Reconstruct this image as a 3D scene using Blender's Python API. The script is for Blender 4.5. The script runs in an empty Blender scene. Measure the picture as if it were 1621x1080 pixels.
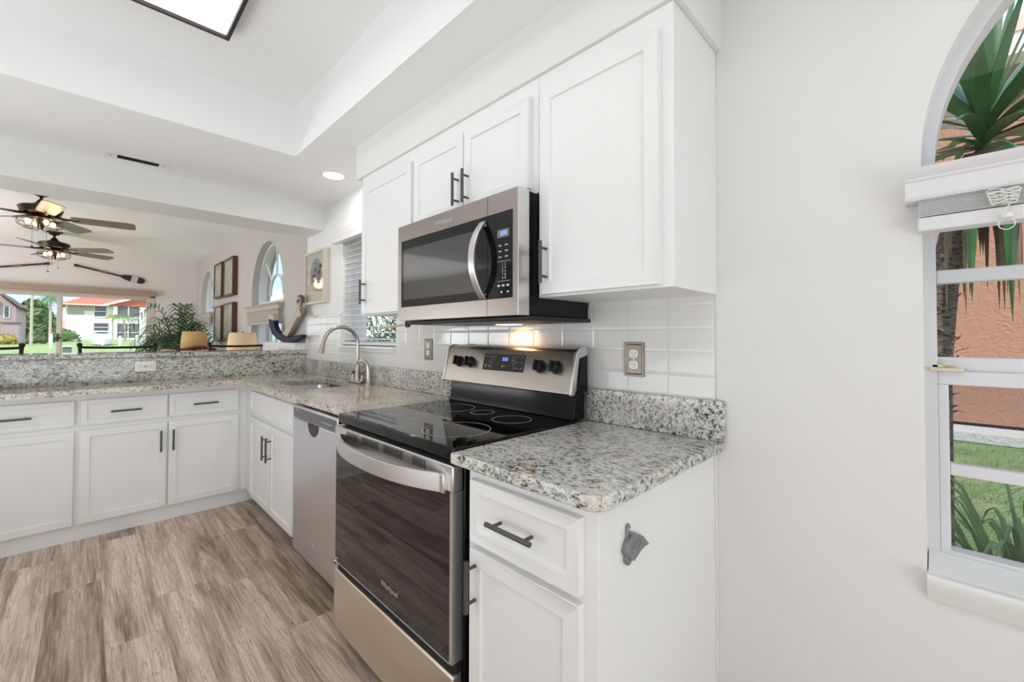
import bpy, bmesh, math, random
from mathutils import Vector, Matrix, noise
random.seed(7)
PI = math.pi
sc = bpy.context.scene
COL = sc.collection

# ------------------------------------------------------------ camera
F_PX, TH, PIT, V0, ROLL = 672.16, math.radians(44.888), math.radians(1.064), 521.62, math.radians(0.122)
CAM = Vector((-1.3652, 0.0, 1.2281))
Fv = Vector((math.sin(TH)*math.cos(PIT), math.cos(TH)*math.cos(PIT), math.sin(PIT)))
Rv = Vector((math.cos(TH), -math.sin(TH), 0))
Uv = Rv.cross(Fv)
R2 = Rv*math.cos(ROLL) + Uv*math.sin(ROLL)
U2 = -Rv*math.sin(ROLL) + Uv*math.cos(ROLL)
cd = bpy.data.cameras.new('camera'); cam = bpy.data.objects.new('camera', cd); COL.objects.link(cam)
cd.sensor_width = 36; cd.lens = F_PX/1621*36; cd.shift_y = -(540-V0)/1621; cd.clip_start = .02; cd.clip_end = 1000
m = Matrix((R2, U2, -Fv)).transposed().to_4x4(); m.translation = CAM
cam.matrix_world = m
sc.camera = cam

# ------------------------------------------------------------ view, world, sun
sc.view_settings.view_transform = 'Standard'; sc.view_settings.look = 'None'
sc.view_settings.gamma = 1; sc.view_settings.use_curve_mapping = False
sc.view_settings.exposure = -0.06
sc.cycles.max_bounces = 10; sc.cycles.diffuse_bounces = 6; sc.cycles.glossy_bounces = 5
sc.cycles.transmission_bounces = 6; sc.cycles.transparent_max_bounces = 12
sc.cycles.caustics_reflective = False; sc.cycles.caustics_refractive = False
sc.cycles.sample_clamp_indirect = 6
try: sc.cycles.use_denoising = True
except Exception: pass

w = bpy.data.worlds.new('world'); sc.world = w; w.use_nodes = True
nt = w.node_tree; bg = nt.nodes['Background']
tc = nt.nodes.new('ShaderNodeTexCoord'); nz = nt.nodes.new('ShaderNodeTexNoise')
nz.inputs['Scale'].default_value = 3.2; nz.inputs['Detail'].default_value = 6
mp = nt.nodes.new('ShaderNodeMapping'); mp.inputs['Scale'].default_value = (1, 1, 3)
cr = nt.nodes.new('ShaderNodeValToRGB')
cr.color_ramp.elements[0].position = .42; cr.color_ramp.elements[0].color = (.42, .66, 1, 1)
cr.color_ramp.elements[1].position = .62; cr.color_ramp.elements[1].color = (.93, .97, 1, 1)
nt.links.new(tc.outputs['Generated'], mp.inputs['Vector']); nt.links.new(mp.outputs['Vector'], nz.inputs['Vector'])
nt.links.new(nz.outputs['Fac'], cr.inputs['Fac']); nt.links.new(cr.outputs['Color'], bg.inputs['Color'])
bg.inputs['Strength'].default_value = 2.0

def lamp(name, kind, loc, energy, color=(1, 1, 1), direction=None, size=None, size_y=None, angle=None, spot=None):
    d = bpy.data.lights.new(name, kind); d.energy = energy; d.color = color
    o = bpy.data.objects.new(name, d); COL.objects.link(o); o.location = loc
    if direction is not None: o.rotation_euler = Vector(direction).to_track_quat('-Z', 'Y').to_euler()
    if kind == 'AREA':
        d.shape = 'RECTANGLE'; d.size = size; d.size_y = size_y or size
    if kind in ('POINT', 'SPOT') and size: d.shadow_soft_size = size
    if kind == 'SUN' and angle: d.angle = angle
    if spot: d.spot_size = spot; d.spot_blend = .6
    return o
lamp('sun', 'SUN', (0, 0, 30), 3.6, (1, .96, .9), (.70, .60, -1.1), angle=math.radians(1))
# added fill panels inside the closed rooms, behind the camera and along the left
lamp('fill_rear', 'AREA', (-1.85, -2.5, 1.0), 60, (.91, .96, 1), (0, 1, .45), 2.4, 2.2)
lamp('fill_side', 'AREA', (-3.12, 1.9, .95), 46, (.91, .96, 1), (1, .35, 2.0), 2.8, 1.8)
lamp('fill_living_side', 'AREA', (-4.9, 6.8, 1.3), 200, (.92, .965, 1), (1, 0, .6), 3.6, 2.2)

# ------------------------------------------------------------ materials
class N:
    def __init__(s, name):
        s.m = bpy.data.materials.new(name); s.m.use_nodes = True; s.t = s.m.node_tree
        s.b = s.t.nodes['Principled BSDF']
    def node(s, kind, **kw):
        n = s.t.nodes.new(kind)
        for k, v in kw.items():
            if k.startswith('_'): setattr(n, k[1:], v)
            else: s.plug(n.inputs[k], v)
        return n
    def plug(s, sock, v):
        if hasattr(v, 'is_output') or isinstance(v, bpy.types.NodeSocket): s.t.links.new(v, sock)
        else: sock.default_value = v
    def math(s, op, a, b=0.0, c=None):
        n = s.t.nodes.new('ShaderNodeMath'); n.operation = op
        s.plug(n.inputs[0], a); s.plug(n.inputs[1], b)
        if c is not None: s.plug(n.inputs[2], c)
        return n.outputs[0]
    def coord(s, scale=(1, 1, 1), rot=(0, 0, 0), loc=(0, 0, 0)):
        g = s.t.nodes.new('ShaderNodeNewGeometry')      # world position: stays put on a thing that stays put
        mpn = s.t.nodes.new('ShaderNodeMapping'); mpn.inputs['Scale'].default_value = scale
        mpn.inputs['Rotation'].default_value = rot; mpn.inputs['Location'].default_value = loc
        s.t.links.new(g.outputs['Position'], mpn.inputs['Vector']); return mpn.outputs[0]
    def noise(s, vec, scale, detail=4, rough=.5, dist=0):
        n = s.node('ShaderNodeTexNoise', Vector=vec, Scale=scale, Detail=detail, Roughness=rough, Distortion=dist)
        return n.outputs['Fac']
    def ramp(s, fac, stops, interp='LINEAR'):
        n = s.t.nodes.new('ShaderNodeValToRGB'); n.color_ramp.interpolation = interp
        e = n.color_ramp.elements
        while len(e) < len(stops): e.new(.5)
        for q, (p, c) in zip(e, stops): q.position = p; q.color = (*c, 1) if len(c) == 3 else c
        s.plug(n.inputs['Fac'], fac); return n.outputs['Color']
    def mix(s, fac, a, b, mode='MIX'):
        n = s.t.nodes.new('ShaderNodeMix'); n.data_type = 'RGBA'; n.blend_type = mode
        s.plug(n.inputs[0], fac)
        for i, v in ((6, a), (7, b)):
            if isinstance(v, tuple) and len(v) == 3: v = (*v, 1)
            s.plug(n.inputs[i], v)
        return n.outputs[2]
    def bump(s, h, strength=.3, dist=.01):
        n = s.node('ShaderNodeBump', Height=h, Strength=strength, Distance=dist)
        s.t.links.new(n.outputs[0], s.b.inputs['Normal'])
    def set(s, **kw):
        for k, v in kw.items():
            k = k.replace('_', ' ')
            if isinstance(v, tuple) and len(v) == 3: v = (*v, 1)
            s.plug(s.b.inputs[k], v)
        return s.m

def flat(name, col, rough=.5, metal=0., spec=.5, **kw):
    n = N(name); n.set(Base_Color=col, Roughness=rough, Metallic=metal)
    n.b.inputs['Specular IOR Level'].default_value = spec
    for k, v in kw.items(): n.set(**{k: v})
    return n.m
def paint(name, col, rough=.6, bump=.06, scale=40):
    n = N(name); v = n.coord()
    f = n.noise(v, scale, 3)
    c = n.mix(n.noise(v, 1.3, 2), tuple(x*.985 for x in col), col)
    n.set(Base_Color=c, Roughness=rough); n.bump(f, bump, .004); return n.m
M = {}
M['cabinet'] = flat('white cabinet paint', (.84, .84, .84), .38)
M['wall'] = paint('warm white wall paint', (.80, .795, .78))
M['wall_living'] = paint('greige living room paint', (.50, .475, .455))
M['wall_far'] = paint('beige far wall paint', (.74, .70, .675))
M['ceiling'] = paint('ceiling paint', (.90, .90, .90), .8, .12, 90)
M['trimwhite'] = flat('white trim', (.84, .84, .83), .4)
M['vinyl'] = flat('white vinyl frame', (.74, .75, .78), .35)
M['blind'] = flat('white blind', (.76, .75, .77), .45)
M['blind_living'] = flat('beige blind', (.46, .39, .345), .5)
M['cord'] = flat('cord', (.83, .83, .78), .7)
M['handle'] = flat('gunmetal handle', (.11, .11, .115), .35, .75)
M['black'] = flat('black enamel', (.006, .006, .008), .14, 0, .25)
M['blackmatte'] = flat('matte black', (.012, .012, .014), .5)
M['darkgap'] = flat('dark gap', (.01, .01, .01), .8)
M['bronze'] = flat('dark bronze', (.035, .02, .014), .35, .6)
M['chrome'] = flat('chrome', (.8, .8, .82), .12, 1)
M['castiron'] = flat('grey cast metal', (.27, .27, .28), .42, .6)
M['castiron_light'] = flat('worn cast metal', (.42, .42, .43), .4, .7)
M['outlet'] = flat('white outlet plastic', (.85, .84, .8), .35)
M['brass'] = flat('pale brass', (.62, .55, .35), .4, .3)
M['ivory'] = flat('ivory plastic', (.7, .66, .5), .4)
M['glyph'] = flat('panel printing', (.55, .56, .58), .5)
M['logo'] = flat('logo lettering', (.62, .64, .62), .3, .6)
M['navy'] = flat('navy paint', (.014, .015, .055), .55, 0, .2)
M['rope'] = flat('rope', (.55, .47, .33), .9)
M['driftwood'] = flat('washed wood', (.5, .43, .36), .7)
M['shade_tan'] = flat('tan shade', (.50, .33, .15), .8, Emission_Color=(.9, .55, .22, 1), Emission_Strength=.10)
M['shade_cream'] = flat('cream shade', (.72, .58, .36), .8, Emission_Color=(1, .75, .4, 1), Emission_Strength=.14)
M['frame_wood'] = flat('walnut frame', (.10, .035, .015), .4)
M['frame_cream'] = flat('cream frame', (.62, .58, .50), .5)
M['sofa'] = flat('beige upholstery', (.42, .36, .25), .9)
M['wood_brown'] = flat('brown wood', (.13, .045, .02), .35)
M['pot'] = flat('dark planter', (.05, .045, .04), .6)
M['soil'] = flat('soil', (.03, .02, .012), .95)
M['rubber'] = flat('rubber', (.02, .02, .02), .8)
M['white_emit'] = flat('fixture lens', (1, 1, 1), .5, Emission_Color=(1, 1, 1, 1), Emission_Strength=1.6)
M['can_emit'] = flat('downlight lens', (1, 1, 1), .5, Emission_Color=(1, 1, 1, 1), Emission_Strength=2.5)
M['bulb'] = flat('warm bulb', (1, .8, .5), .3, Emission_Color=(1, .62, .26, 1), Emission_Strength=9)
M['blue_led'] = flat('blue display digits', (.1, .2, .9), .4, Emission_Color=(.18, .32, 1, 1), Emission_Strength=2.2)
M['lcd'] = flat('grey display window', (.18, .20, .19), .3)
M['white_band'] = flat('pale oar band', (.5, .5, .45), .6)
M['art_paper'] = flat('art paper', (.48, .46, .38), .5)
M['art_grey'] = flat('grey ink', (.24, .25, .25), .7)
M['art_dark'] = flat('dark ink', (.03, .035, .03), .7)
M['art_olive'] = flat('olive ink', (.22, .24, .16), .7)

def glassmat(name, col=(1, 1, 1), fac=1.0):
    n = N(name); t = n.t
    tr = t.nodes.new('ShaderNodeBsdfTransparent'); tr.inputs[0].default_value = (*col, 1)
    gl = t.nodes.new('ShaderNodeBsdfGlossy'); gl.inputs['Roughness'].default_value = .02
    lw = t.nodes.new('ShaderNodeFresnel'); lw.inputs[0].default_value = 1.35
    mx = t.nodes.new('ShaderNodeMixShader'); gg = t.nodes.new('ShaderNodeNewGeometry')
    front = n.math('MULTIPLY', n.math('SUBTRACT', 1.0, gg.outputs['Backfacing']), fac)
    t.links.new(n.math('MULTIPLY', lw.outputs[0], front), mx.inputs[0]); t.links.new(tr.outputs[0], mx.inputs[1]); t.links.new(gl.outputs[0], mx.inputs[2])
    t.links.new(mx.outputs[0], t.nodes['Material Output'].inputs['Surface']); return n.m
M['glass'] = glassmat('window glass')
def screenmat():
    n = N('insect screen'); t = n.t
    v = n.coord((1, 1, 1)); s = t.nodes.new('ShaderNodeSeparateXYZ'); t.links.new(v, s.inputs[0])
    a = n.math('FRACT', n.math('MULTIPLY', s.outputs[1], 600)); b = n.math('FRACT', n.math('MULTIPLY', s.outputs[2], 600))
    k = n.math('MAXIMUM', n.math('LESS_THAN', a, .16), n.math('LESS_THAN', b, .16))
    n.set(Base_Color=(.10, .10, .11), Roughness=.6)
    tr = t.nodes.new('ShaderNodeBsdfTransparent'); mx = t.nodes.new('ShaderNodeMixShader')
    t.links.new(k, mx.inputs[0]); t.links.new(tr.outputs[0], mx.inputs[1]); t.links.new(n.b.outputs[0], mx.inputs[2])
    t.links.new(mx.outputs[0], t.nodes['Material Output'].inputs['Surface']); return n.m
M['screen'] = screenmat()

def steel(name, axis, base=(.55, .53, .52), rough=.28, metal=1.0):
    n = N(name); sc_ = {'x': (2, 300, 300), 'y': (300, 2, 300), 'z': (300, 300, 2)}[axis]
    f = n.noise(n.coord(sc_), 1.0, 3)
    n.set(Base_Color=n.mix(f, tuple(c*.93 for c in base), tuple(min(1, c*1.05) for c in base)), Metallic=metal,
          Roughness=n.math('ADD', rough-.03, n.math('MULTIPLY', f, .06)))
    return n.m
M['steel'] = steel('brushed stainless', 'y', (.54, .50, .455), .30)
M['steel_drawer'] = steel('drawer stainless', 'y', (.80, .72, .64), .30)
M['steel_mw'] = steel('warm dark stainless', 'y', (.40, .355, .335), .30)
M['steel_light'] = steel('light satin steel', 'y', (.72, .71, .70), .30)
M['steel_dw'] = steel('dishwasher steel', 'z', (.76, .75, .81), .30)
M['nickel'] = flat('brushed nickel', (.50, .46, .42), .25, 1)
M['nickel_plate'] = flat('nickel wall plate', (.25, .215, .18), .32, 1)
M['sinksteel'] = flat('sink steel', (.45, .45, .46), .25, 1)
M['dw_panel'] = flat('dark grey control panel', (.14, .14, .155), .3, .4)
bgm = N('black glass'); bgm.set(Base_Color=(.004, .004, .005), Roughness=.025); bgm.b.inputs['Specular IOR Level'].default_value = .38
M['blackglass'] = bgm.m
bgo = N('oven glass'); bgo.set(Base_Color=(.006, .006, .007), Roughness=.02); bgo.b.inputs['Specular IOR Level'].default_value = .8; bgo.b.inputs['IOR'].default_value = 1.5
M['ovenglass'] = bgo.m
M['mw_screen'] = flat('microwave window', (.035, .035, .035), .05, 0, 1.0)

def granite(name, dark, mid, lite, warm, bias=0., stretch=(1, 1, 1), rot=(0, 0, .5)):
    n = N(name)
    v = n.coord(stretch, rot)
    a = n.noise(v, 82, 6, .66, .7)
    b = n.noise(n.coord(stretch, rot, (3, 5, 1)), 210, 4, .65, .4)
    big = n.noise(n.coord(), 5.5, 3, .5)
    mixv = n.math('ADD', n.math('MULTIPLY', a, .62), n.math('MULTIPLY', b, .38))
    mixv = n.math('ADD', mixv, n.math('MULTIPLY', n.math('SUBTRACT', big, .5), .16))
    c = n.ramp(mixv, [(.385+bias, dark), (.43+bias, mid), (.47+bias, tuple((x+y)/2 for x, y in zip(mid, lite))), (.53+bias, lite), (.64+bias, tuple(min(1, x*1.12) for x in lite))])
    wm = n.ramp(n.noise(n.coord((1, 1, 1), (0, 0, 0), (9, 2, 4)), 11, 3), [(.52, (0, 0, 0)), (.66, (1, 1, 1))])
    c = n.mix(n.math('MULTIPLY', wm, .30), c, n.mix(1.0, c, warm, 'MULTIPLY'))
    vo = n.node('ShaderNodeTexVoronoi', Vector=n.coord(), Scale=26.0)
    rd = n.math('LESS_THAN', vo.outputs['Distance'], .085)
    c = n.mix(n.math('MULTIPLY', rd, .8), c, (.09, .012, .015))
    n.set(Base_Color=c, Roughness=.09); n.b.inputs['Specular IOR Level'].default_value = .5
    n.bump(a, .02, .002); return n.m
G1 = dict(dark=(.018, .019, .024), mid=(.17, .168, .16), lite=(.68, .68, .645), warm=(1., .80, .70))
M['granite'] = granite('speckled granite', stretch=(1.0, .55, 1), **G1)
M['granite_left'] = granite('warm speckled granite', (.03, .026, .024), (.22, .18, .15), (.66, .60, .52), (1., .82, .70), .0, (1, .5, 1))
M['granite_up'] = granite('upright granite', stretch=(1, 1, 1), bias=.012, **G1)
M['granite_bar'] = granite('bar granite', (.02, .02, .024), (.16, .16, .155), (.60, .60, .54), (1., .93, .85), .012, (.6, 1, 1), (0, .6, 0))

def tilemat():
    n = N('white ceramic tile'); v = n.coord(); s = n.t.nodes.new('ShaderNodeSeparateXYZ'); n.t.links.new(v, s.inputs[0])
    fy = n.math('FRACT', n.math('DIVIDE', n.math('SUBTRACT', s.outputs[1], .483-1.49), .149))
    fz = n.math('FRACT', n.math('DIVIDE', n.math('SUBTRACT', s.outputs[2], 1.036-.737), .0737))
    def edge(f, w):
        return n.math('MAXIMUM', n.math('LESS_THAN', f, w), n.math('GREATER_THAN', f, 1-w))
    g = n.math('MAXIMUM', edge(fy, .010), edge(fz, .013))
    iy = n.math('FLOOR', n.math('DIVIDE', s.outputs[1], .149)); iz = n.math('FLOOR', n.math('DIVIDE', s.outputs[2], .0737))
    n.set(Base_Color=n.mix(g, (.77, .76, .75), (.66, .65, .63)), Roughness=n.math('ADD', .07, n.math('MULTIPLY', g, .5)))
    h = n.math('MINIMUM', n.math('MULTIPLY', n.math('MINIMUM', fy, n.math('SUBTRACT', 1, fy)), 20), 1)
    h2 = n.math('MINIMUM', n.math('MULTIPLY', n.math('MINIMUM', fz, n.math('SUBTRACT', 1, fz)), 10), 1)
    n.bump(n.math('MINIMUM', h, h2), .35, .002); return n.m
M['tile'] = tilemat()

def floormat():
    n = N('grey brown plank floor'); v = n.coord(); s = n.t.nodes.new('ShaderNodeSeparateXYZ'); n.t.links.new(v, s.inputs[0])
    W, L = .182, 1.22
    rx = n.math('DIVIDE', n.math('ADD', s.outputs[0], 10.04), W); ix = n.math('FLOOR', rx)
    wn = n.node('ShaderNodeTexWhiteNoise', _noise_dimensions='1D', W=ix)
    ry = n.math('ADD', n.math('DIVIDE', s.outputs[1], L), n.math('MULTIPLY', wn.outputs['Value'], 7.3)); iy = n.math('FLOOR', ry)
    idv = n.math('ADD', n.math('MULTIPLY', ix, 13.7), n.math('MULTIPLY', iy, 5.31))
    w2 = n.node('ShaderNodeTexWhiteNoise', _noise_dimensions='1D', W=idv); rnd = w2.outputs['Value']
    def cc(sx, sy, off):
        return n.node('ShaderNodeCombineXYZ', X=n.math('MULTIPLY', s.outputs[0], sx), Y=n.math('ADD', n.math('MULTIPLY', s.outputs[1], sy), n.math('MULTIPLY', rnd, off)), Z=n.math('MULTIPLY', rnd, 17)).outputs[0]
    warp = n.noise(cc(5.5, .75, 40), 1.0, 2, .45, .4)
    ring = n.math('ABSOLUTE', n.math('SINE', n.math('MULTIPLY', warp, 58)))      # cathedral figure, thin lines
    rline = n.ramp(ring, [(.0, (1, 1, 1)), (.30, (0, 0, 0))])
    g = n.noise(cc(150, 5, 30), 1.0, 6, .72, .5)
    mm = n.noise(cc(9, 1.1, 50), 1.0, 4, .55, 1.0)
    strip = n.noise(cc(26, .8, 12), 1.0, 2, .5, .8)
    val = n.math('ADD', n.math('MULTIPLY', g, .36), n.math('ADD', n.math('MULTIPLY', mm, .38), n.math('MULTIPLY', strip, .22)))
    val = n.math('ADD', val, n.math('MULTIPLY', n.math('SUBTRACT', rnd, .5), .08))
    c = n.ramp(val, [(.34, (.13, .085, .06)), (.415, (.30, .22, .165)), (.475, (.50, .39, .305)), (.535, (.74, .60, .485)), (.62, (.90, .78, .66))])
    c = n.mix(n.math('MULTIPLY', rline, n.math('MULTIPLY', g, .55)), c, n.mix(1.0, c, (.66, .60, .56), 'MULTIPLY'))
    # cracks and knots
    ck = n.node('ShaderNodeCombineXYZ', X=n.math('MULTIPLY', s.outputs[0], 38), Y=n.math('ADD', n.math('MULTIPLY', s.outputs[1], 2.2), n.math('MULTIPLY', rnd, 21)), Z=rnd)
    cn = n.noise(ck.outputs[0], 1.0, 4, .6, 2.0)
    crack = n.ramp(n.math('ABSOLUTE', n.math('SUBTRACT', cn, .5)), [(.0, (1, 1, 1)), (.016, (0, 0, 0))])
    gate = n.ramp(mm, [(.50, (0, 0, 0)), (.6, (1, 1, 1))])
    c = n.mix(n.math('MULTIPLY', n.math('MULTIPLY', crack, gate), .85), c, (.05, .03, .02))
    kn = n.node('ShaderNodeTexVoronoi', Vector=n.coord((1, .55, 1)), Scale=2.7)
    kk = n.ramp(n.math('ADD', kn.outputs['Distance'], n.math('MULTIPLY', g, .03)), [(.028, (1, 1, 1)), (.055, (0, 0, 0))])
    c = n.mix(n.math('MULTIPLY', kk, .7), c, (.10, .065, .045))
    fx = n.math('FRACT', rx); fy = n.math('FRACT', ry)
    seam = n.math('MAXIMUM', n.math('LESS_THAN', fx, .012), n.math('LESS_THAN', fy, .002))
    c = n.mix(n.math('MULTIPLY', seam, .35), c, (.09, .06, .045))
    n.set(Base_Color=c, Roughness=n.math('ADD', .34, n.math('MULTIPLY', g, .2)))
    n.bump(n.math('SUBTRACT', g, n.math('MULTIPLY', crack, .5)), .12, .003); return n.m
M['floor'] = floormat()

def stucco(name, col, sc_=9):
    n = N(name); f = n.noise(n.coord(), sc_, 6, .6, 1.5)
    n.set(Base_Color=n.mix(f, tuple(c*.9 for c in col), col), Roughness=.95); n.bump(f, .6, .05); return n.m
M['peach'] = stucco('peach stucco', (.46, .225, .145))
M['cream_stucco'] = stucco('cream stucco', (.90, .85, .78), 2)
M['pink_stucco'] = stucco('pink stucco', (.50, .36, .37), 2)
M['tan_panel'] = stucco('tan panel', (.50, .40, .32), 2)
M['concrete'] = stucco('pale concrete', (.72, .70, .66), 14)
def rooftile(name, col):
    n = N(name); v = n.coord(); wv = n.node('ShaderNodeTexWave', Vector=v, Scale=1.4, Distortion=.3)
    n.set(Base_Color=n.mix(wv.outputs['Fac'], tuple(c*.7 for c in col), col), Roughness=.85); return n.m
M['redroof'] = rooftile('red tile roof', (.60, .17, .10)); M['orangeroof'] = rooftile('orange tile roof', (.66, .36, .24))
def grassmat():
    n = N('lawn grass'); f = n.noise(n.coord(), 3, 6, .7); g = n.noise(n.coord(), 60, 5, .8)
    c = n.ramp(n.math('ADD', n.math('MULTIPLY', f, .5), n.math('MULTIPLY', g, .5)), [(.34, (.11, .19, .05)), (.48, (.30, .42, .14)), (.64, (.62, .66, .34))])
    n.set(Base_Color=c, Roughness=.95); n.bump(g, .8, .05); return n.m
M['grass'] = grassmat()
def leafmat(name, a, b, sc_=14, rough=.4):
    n = N(name); f = n.noise(n.coord(), sc_, 3)
    n.set(Base_Color=n.mix(f, a, b), Roughness=rough)
    n.b.inputs['Subsurface Weight'].default_value = 0
    return n.m
M['yucca'] = leafmat('yucca leaf', (.012, .06, .015), (.07, .21, .045), 9, .33)
M['yucca_dry'] = leafmat('dry leaf', (.10, .055, .03), (.28, .19, .11), 9, .8)
M['strap'] = leafmat('strap leaf', (.04, .15, .02), (.18, .36, .07), 9, .4)
M['palm'] = leafmat('indoor palm leaf', (.008, .035, .010), (.05, .13, .035), 6, .4)
M['palm_out'] = leafmat('outdoor palm leaf', (.10, .20, .05), (.30, .42, .15), 2, .6)
M['hedge'] = leafmat('hedge leaf', (.04, .09, .02), (.17, .26, .07), 2, .8)
M['croton'] = leafmat('yellow leaf shrub', (.24, .10, .02), (.55, .45, .07), 4, .8)
M['treegreen'] = leafmat('tree leaf', (.06, .12, .03), (.20, .28, .09), 1, .8)
def bark(name, a, b):
    n = N(name); f = n.noise(n.coord((1, 1, 3)), 24, 5, .7, 1.5)
    n.set(Base_Color=n.ramp(f, [(.38, a), (.56, b)]), Roughness=.95); n.bump(f, .9, .02); return n.m
M['bark'] = bark('yucca bark', (.03, .018, .014), (.30, .22, .19))
M['palmbark'] = bark('palm trunk', (.38, .30, .24), (.66, .56, .47))
M['darkpane'] = flat('dark house pane', (.10, .10, .12), .15)
M['porchscreen'] = flat('porch screen', (.17, .15, .17), .7)
M['whitefar'] = flat('white painted trim', (.82, .80, .77), .6)
M['boat'] = flat('white gelcoat', (.85, .85, .84), .3)
M['bladewood'] = leafmat('weathered fan blade', (.13, .10, .09), (.26, .21, .19), 8, .35)
M['copper'] = flat('copper wrap', (.35, .16, .07), .5, .5)

# ------------------------------------------------------------ mesh helpers
class MB:
    def __init__(s): s.bm = bmesh.new()
    def box(s, x0, x1, y0, y1, z0, z1):
        x0, x1 = sorted((x0, x1)); y0, y1 = sorted((y0, y1)); z0, z1 = sorted((z0, z1))
        v = [s.bm.verts.new(p) for p in ((x0, y0, z0), (x1, y0, z0), (x1, y1, z0), (x0, y1, z0), (x0, y0, z1), (x1, y0, z1), (x1, y1, z1), (x0, y1, z1))]
        fs = [s.bm.faces.new([v[i] for i in f]) for f in ((3, 2, 1, 0), (4, 5, 6, 7), (0, 1, 5, 4), (1, 2, 6, 5), (2, 3, 7, 6), (3, 0, 4, 7))]
        return s
    def prism(s, pts, vec):
        vec = Vector(vec); a = [s.bm.verts.new(p) for p in pts]; b = [s.bm.verts.new(Vector(p)+vec) for p in pts]
        n = len(a); s.bm.faces.new(a); s.bm.faces.new(b[::-1])
        for i in range(n): s.bm.faces.new((a[i], b[i], b[(i+1) % n], a[(i+1) % n]))
        return s
    def tube(s, pts, r, n=10, caps=True):
        pts = [Vector(p) for p in pts]; rs = r if isinstance(r, (list, tuple)) else [r]*len(pts)
        rings = []; prev = None
        for i, p in enumerate(pts):
            t = (pts[min(i+1, len(pts)-1)]-pts[max(i-1, 0)]).normalized()
            if prev is None:
                u = t.cross(Vector((0, 0, 1)))
                if u.length < .01: u = t.cross(Vector((1, 0, 0)))
            else: u = prev-t*prev.dot(t)
            u.normalize(); prev = u; vv = t.cross(u)
            rings.append([s.bm.verts.new(p+(u*math.cos(2*PI*k/n)+vv*math.sin(2*PI*k/n))*rs[i]) for k in range(n)])
        for a, b in zip(rings, rings[1:]):
            for k in range(n): s.bm.faces.new((a[k], a[(k+1) % n], b[(k+1) % n], b[k]))
        if caps: s.bm.faces.new(rings[0][::-1]); s.bm.faces.new(rings[-1])
        return s
    def cyl(s, p0, p1, r, n=16, r2=None): return s.tube([p0, p1], [r, r if r2 is None else r2], n)
    def lathe(s, prof, c, n=24, axis='z'):
        rings = []
        for r, h in prof:
            ring = []
            for k in range(n):
                a = 2*PI*k/n; q = (r*math.cos(a), r*math.sin(a), h)
                if axis == 'x': q = (q[2], q[0], q[1])
                if axis == 'y': q = (q[0], q[2], q[1])
                ring.append(s.bm.verts.new(Vector(c)+Vector(q)))
            rings.append(ring)
        for a, b in zip(rings, rings[1:]):
            for k in range(n): s.bm.faces.new((a[k], a[(k+1) % n], b[(k+1) % n], b[k]))
        s.bm.faces.new(rings[0][::-1]); s.bm.faces.new(rings[-1]); return s
    def ball(s, c, r, sc_=(1, 1, 1), sub=2):
        m_ = Matrix.Translation(c) @ Matrix.Diagonal((r*sc_[0], r*sc_[1], r*sc_[2], 1))
        bmesh.ops.create_icosphere(s.bm, subdivisions=sub, radius=1, matrix=m_); return s
    def grid(s, rows):
        vs = [[s.bm.verts.new(p) for p in r] for r in rows]
        for a, b in zip(vs, vs[1:]):
            for k in range(len(a)-1): s.bm.faces.new((a[k], a[k+1], b[k+1], b[k]))
        return s
    def leaf(s, pts, width, side, keel=0.0):
        """a solid tapering blade along pts"""
        n = len(pts); rows = []; side = Vector(side).normalized()
        for i, p in enumerate(pts):
            t = i/(n-1); wd = width*(min(1, .45+t*2.2))*(1-t**2.6)+.0006
            tan = (Vector(pts[min(i+1, n-1)])-Vector(pts[max(i-1, 0)])).normalized(); up = side.cross(tan).normalized()
            p = Vector(p); th = width*.035+.0003
            rows.append((p-side*wd/2+up*keel*wd, p-up*th, p+side*wd/2+up*keel*wd, p+up*th))
        vs = [[s.bm.verts.new(p) for p in r] for r in rows]
        for a, b in zip(vs, vs[1:]):
            for k in range(4): s.bm.faces.new((a[k], a[(k+1) % 4], b[(k+1) % 4], b[k]))
        s.bm.faces.new(vs[0]); s.bm.faces.new(vs[-1]); return s
    def build(s, name, mat, parent=None, bevel=0, seg=2, smooth=True, label=None, solid=0, ang=35):
        me = bpy.data.meshes.new(name)
        bmesh.ops.recalc_face_normals(s.bm, faces=s.bm.faces)
        if parent is not None:
            w_ = wloc(parent); bmesh.ops.translate(s.bm, verts=s.bm.verts, vec=-w_)
        s.bm.to_mesh(me); s.bm.free()
        if smooth:
            me.shade_smooth(); me.set_sharp_from_angle(angle=math.radians(ang))
        me.materials.append(M[mat] if isinstance(mat, str) else mat)
        o = bpy.data.objects.new(name, me); COL.objects.link(o)
        if parent is not None: o.parent = parent
        if bevel:
            b = o.modifiers.new('bevel', 'BEVEL'); b.width = bevel; b.segments = seg; b.limit_method = 'ANGLE'; b.angle_limit = math.radians(40)
        if solid:
            b = o.modifiers.new('solid', 'SOLIDIFY'); b.thickness = solid
        if label: o['label'] = label
        return o
def wloc(o):
    v = Vector((0, 0, 0))
    while o is not None: v += o.location; o = o.parent
    return v
def empty(name, loc, label, cat, group=None):
    o = bpy.data.objects.new(name, None); COL.objects.link(o); o.location = loc; o.empty_display_size = .1
    return tag(o, label, cat, group)
def tag(o, label, cat, group=None, kind=None):
    if label: o['label'] = label
    if cat: o['category'] = cat
    if group: o['group'] = group
    if kind: o['kind'] = kind
    return o
def struct(o): o['kind'] = 'structure'; return o
def copy_tree(o, parent=None):
    c = o.copy(); COL.objects.link(c)
    if parent: c.parent = parent
    for ch in list(o.children): copy_tree(ch, c)
    return c
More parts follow.
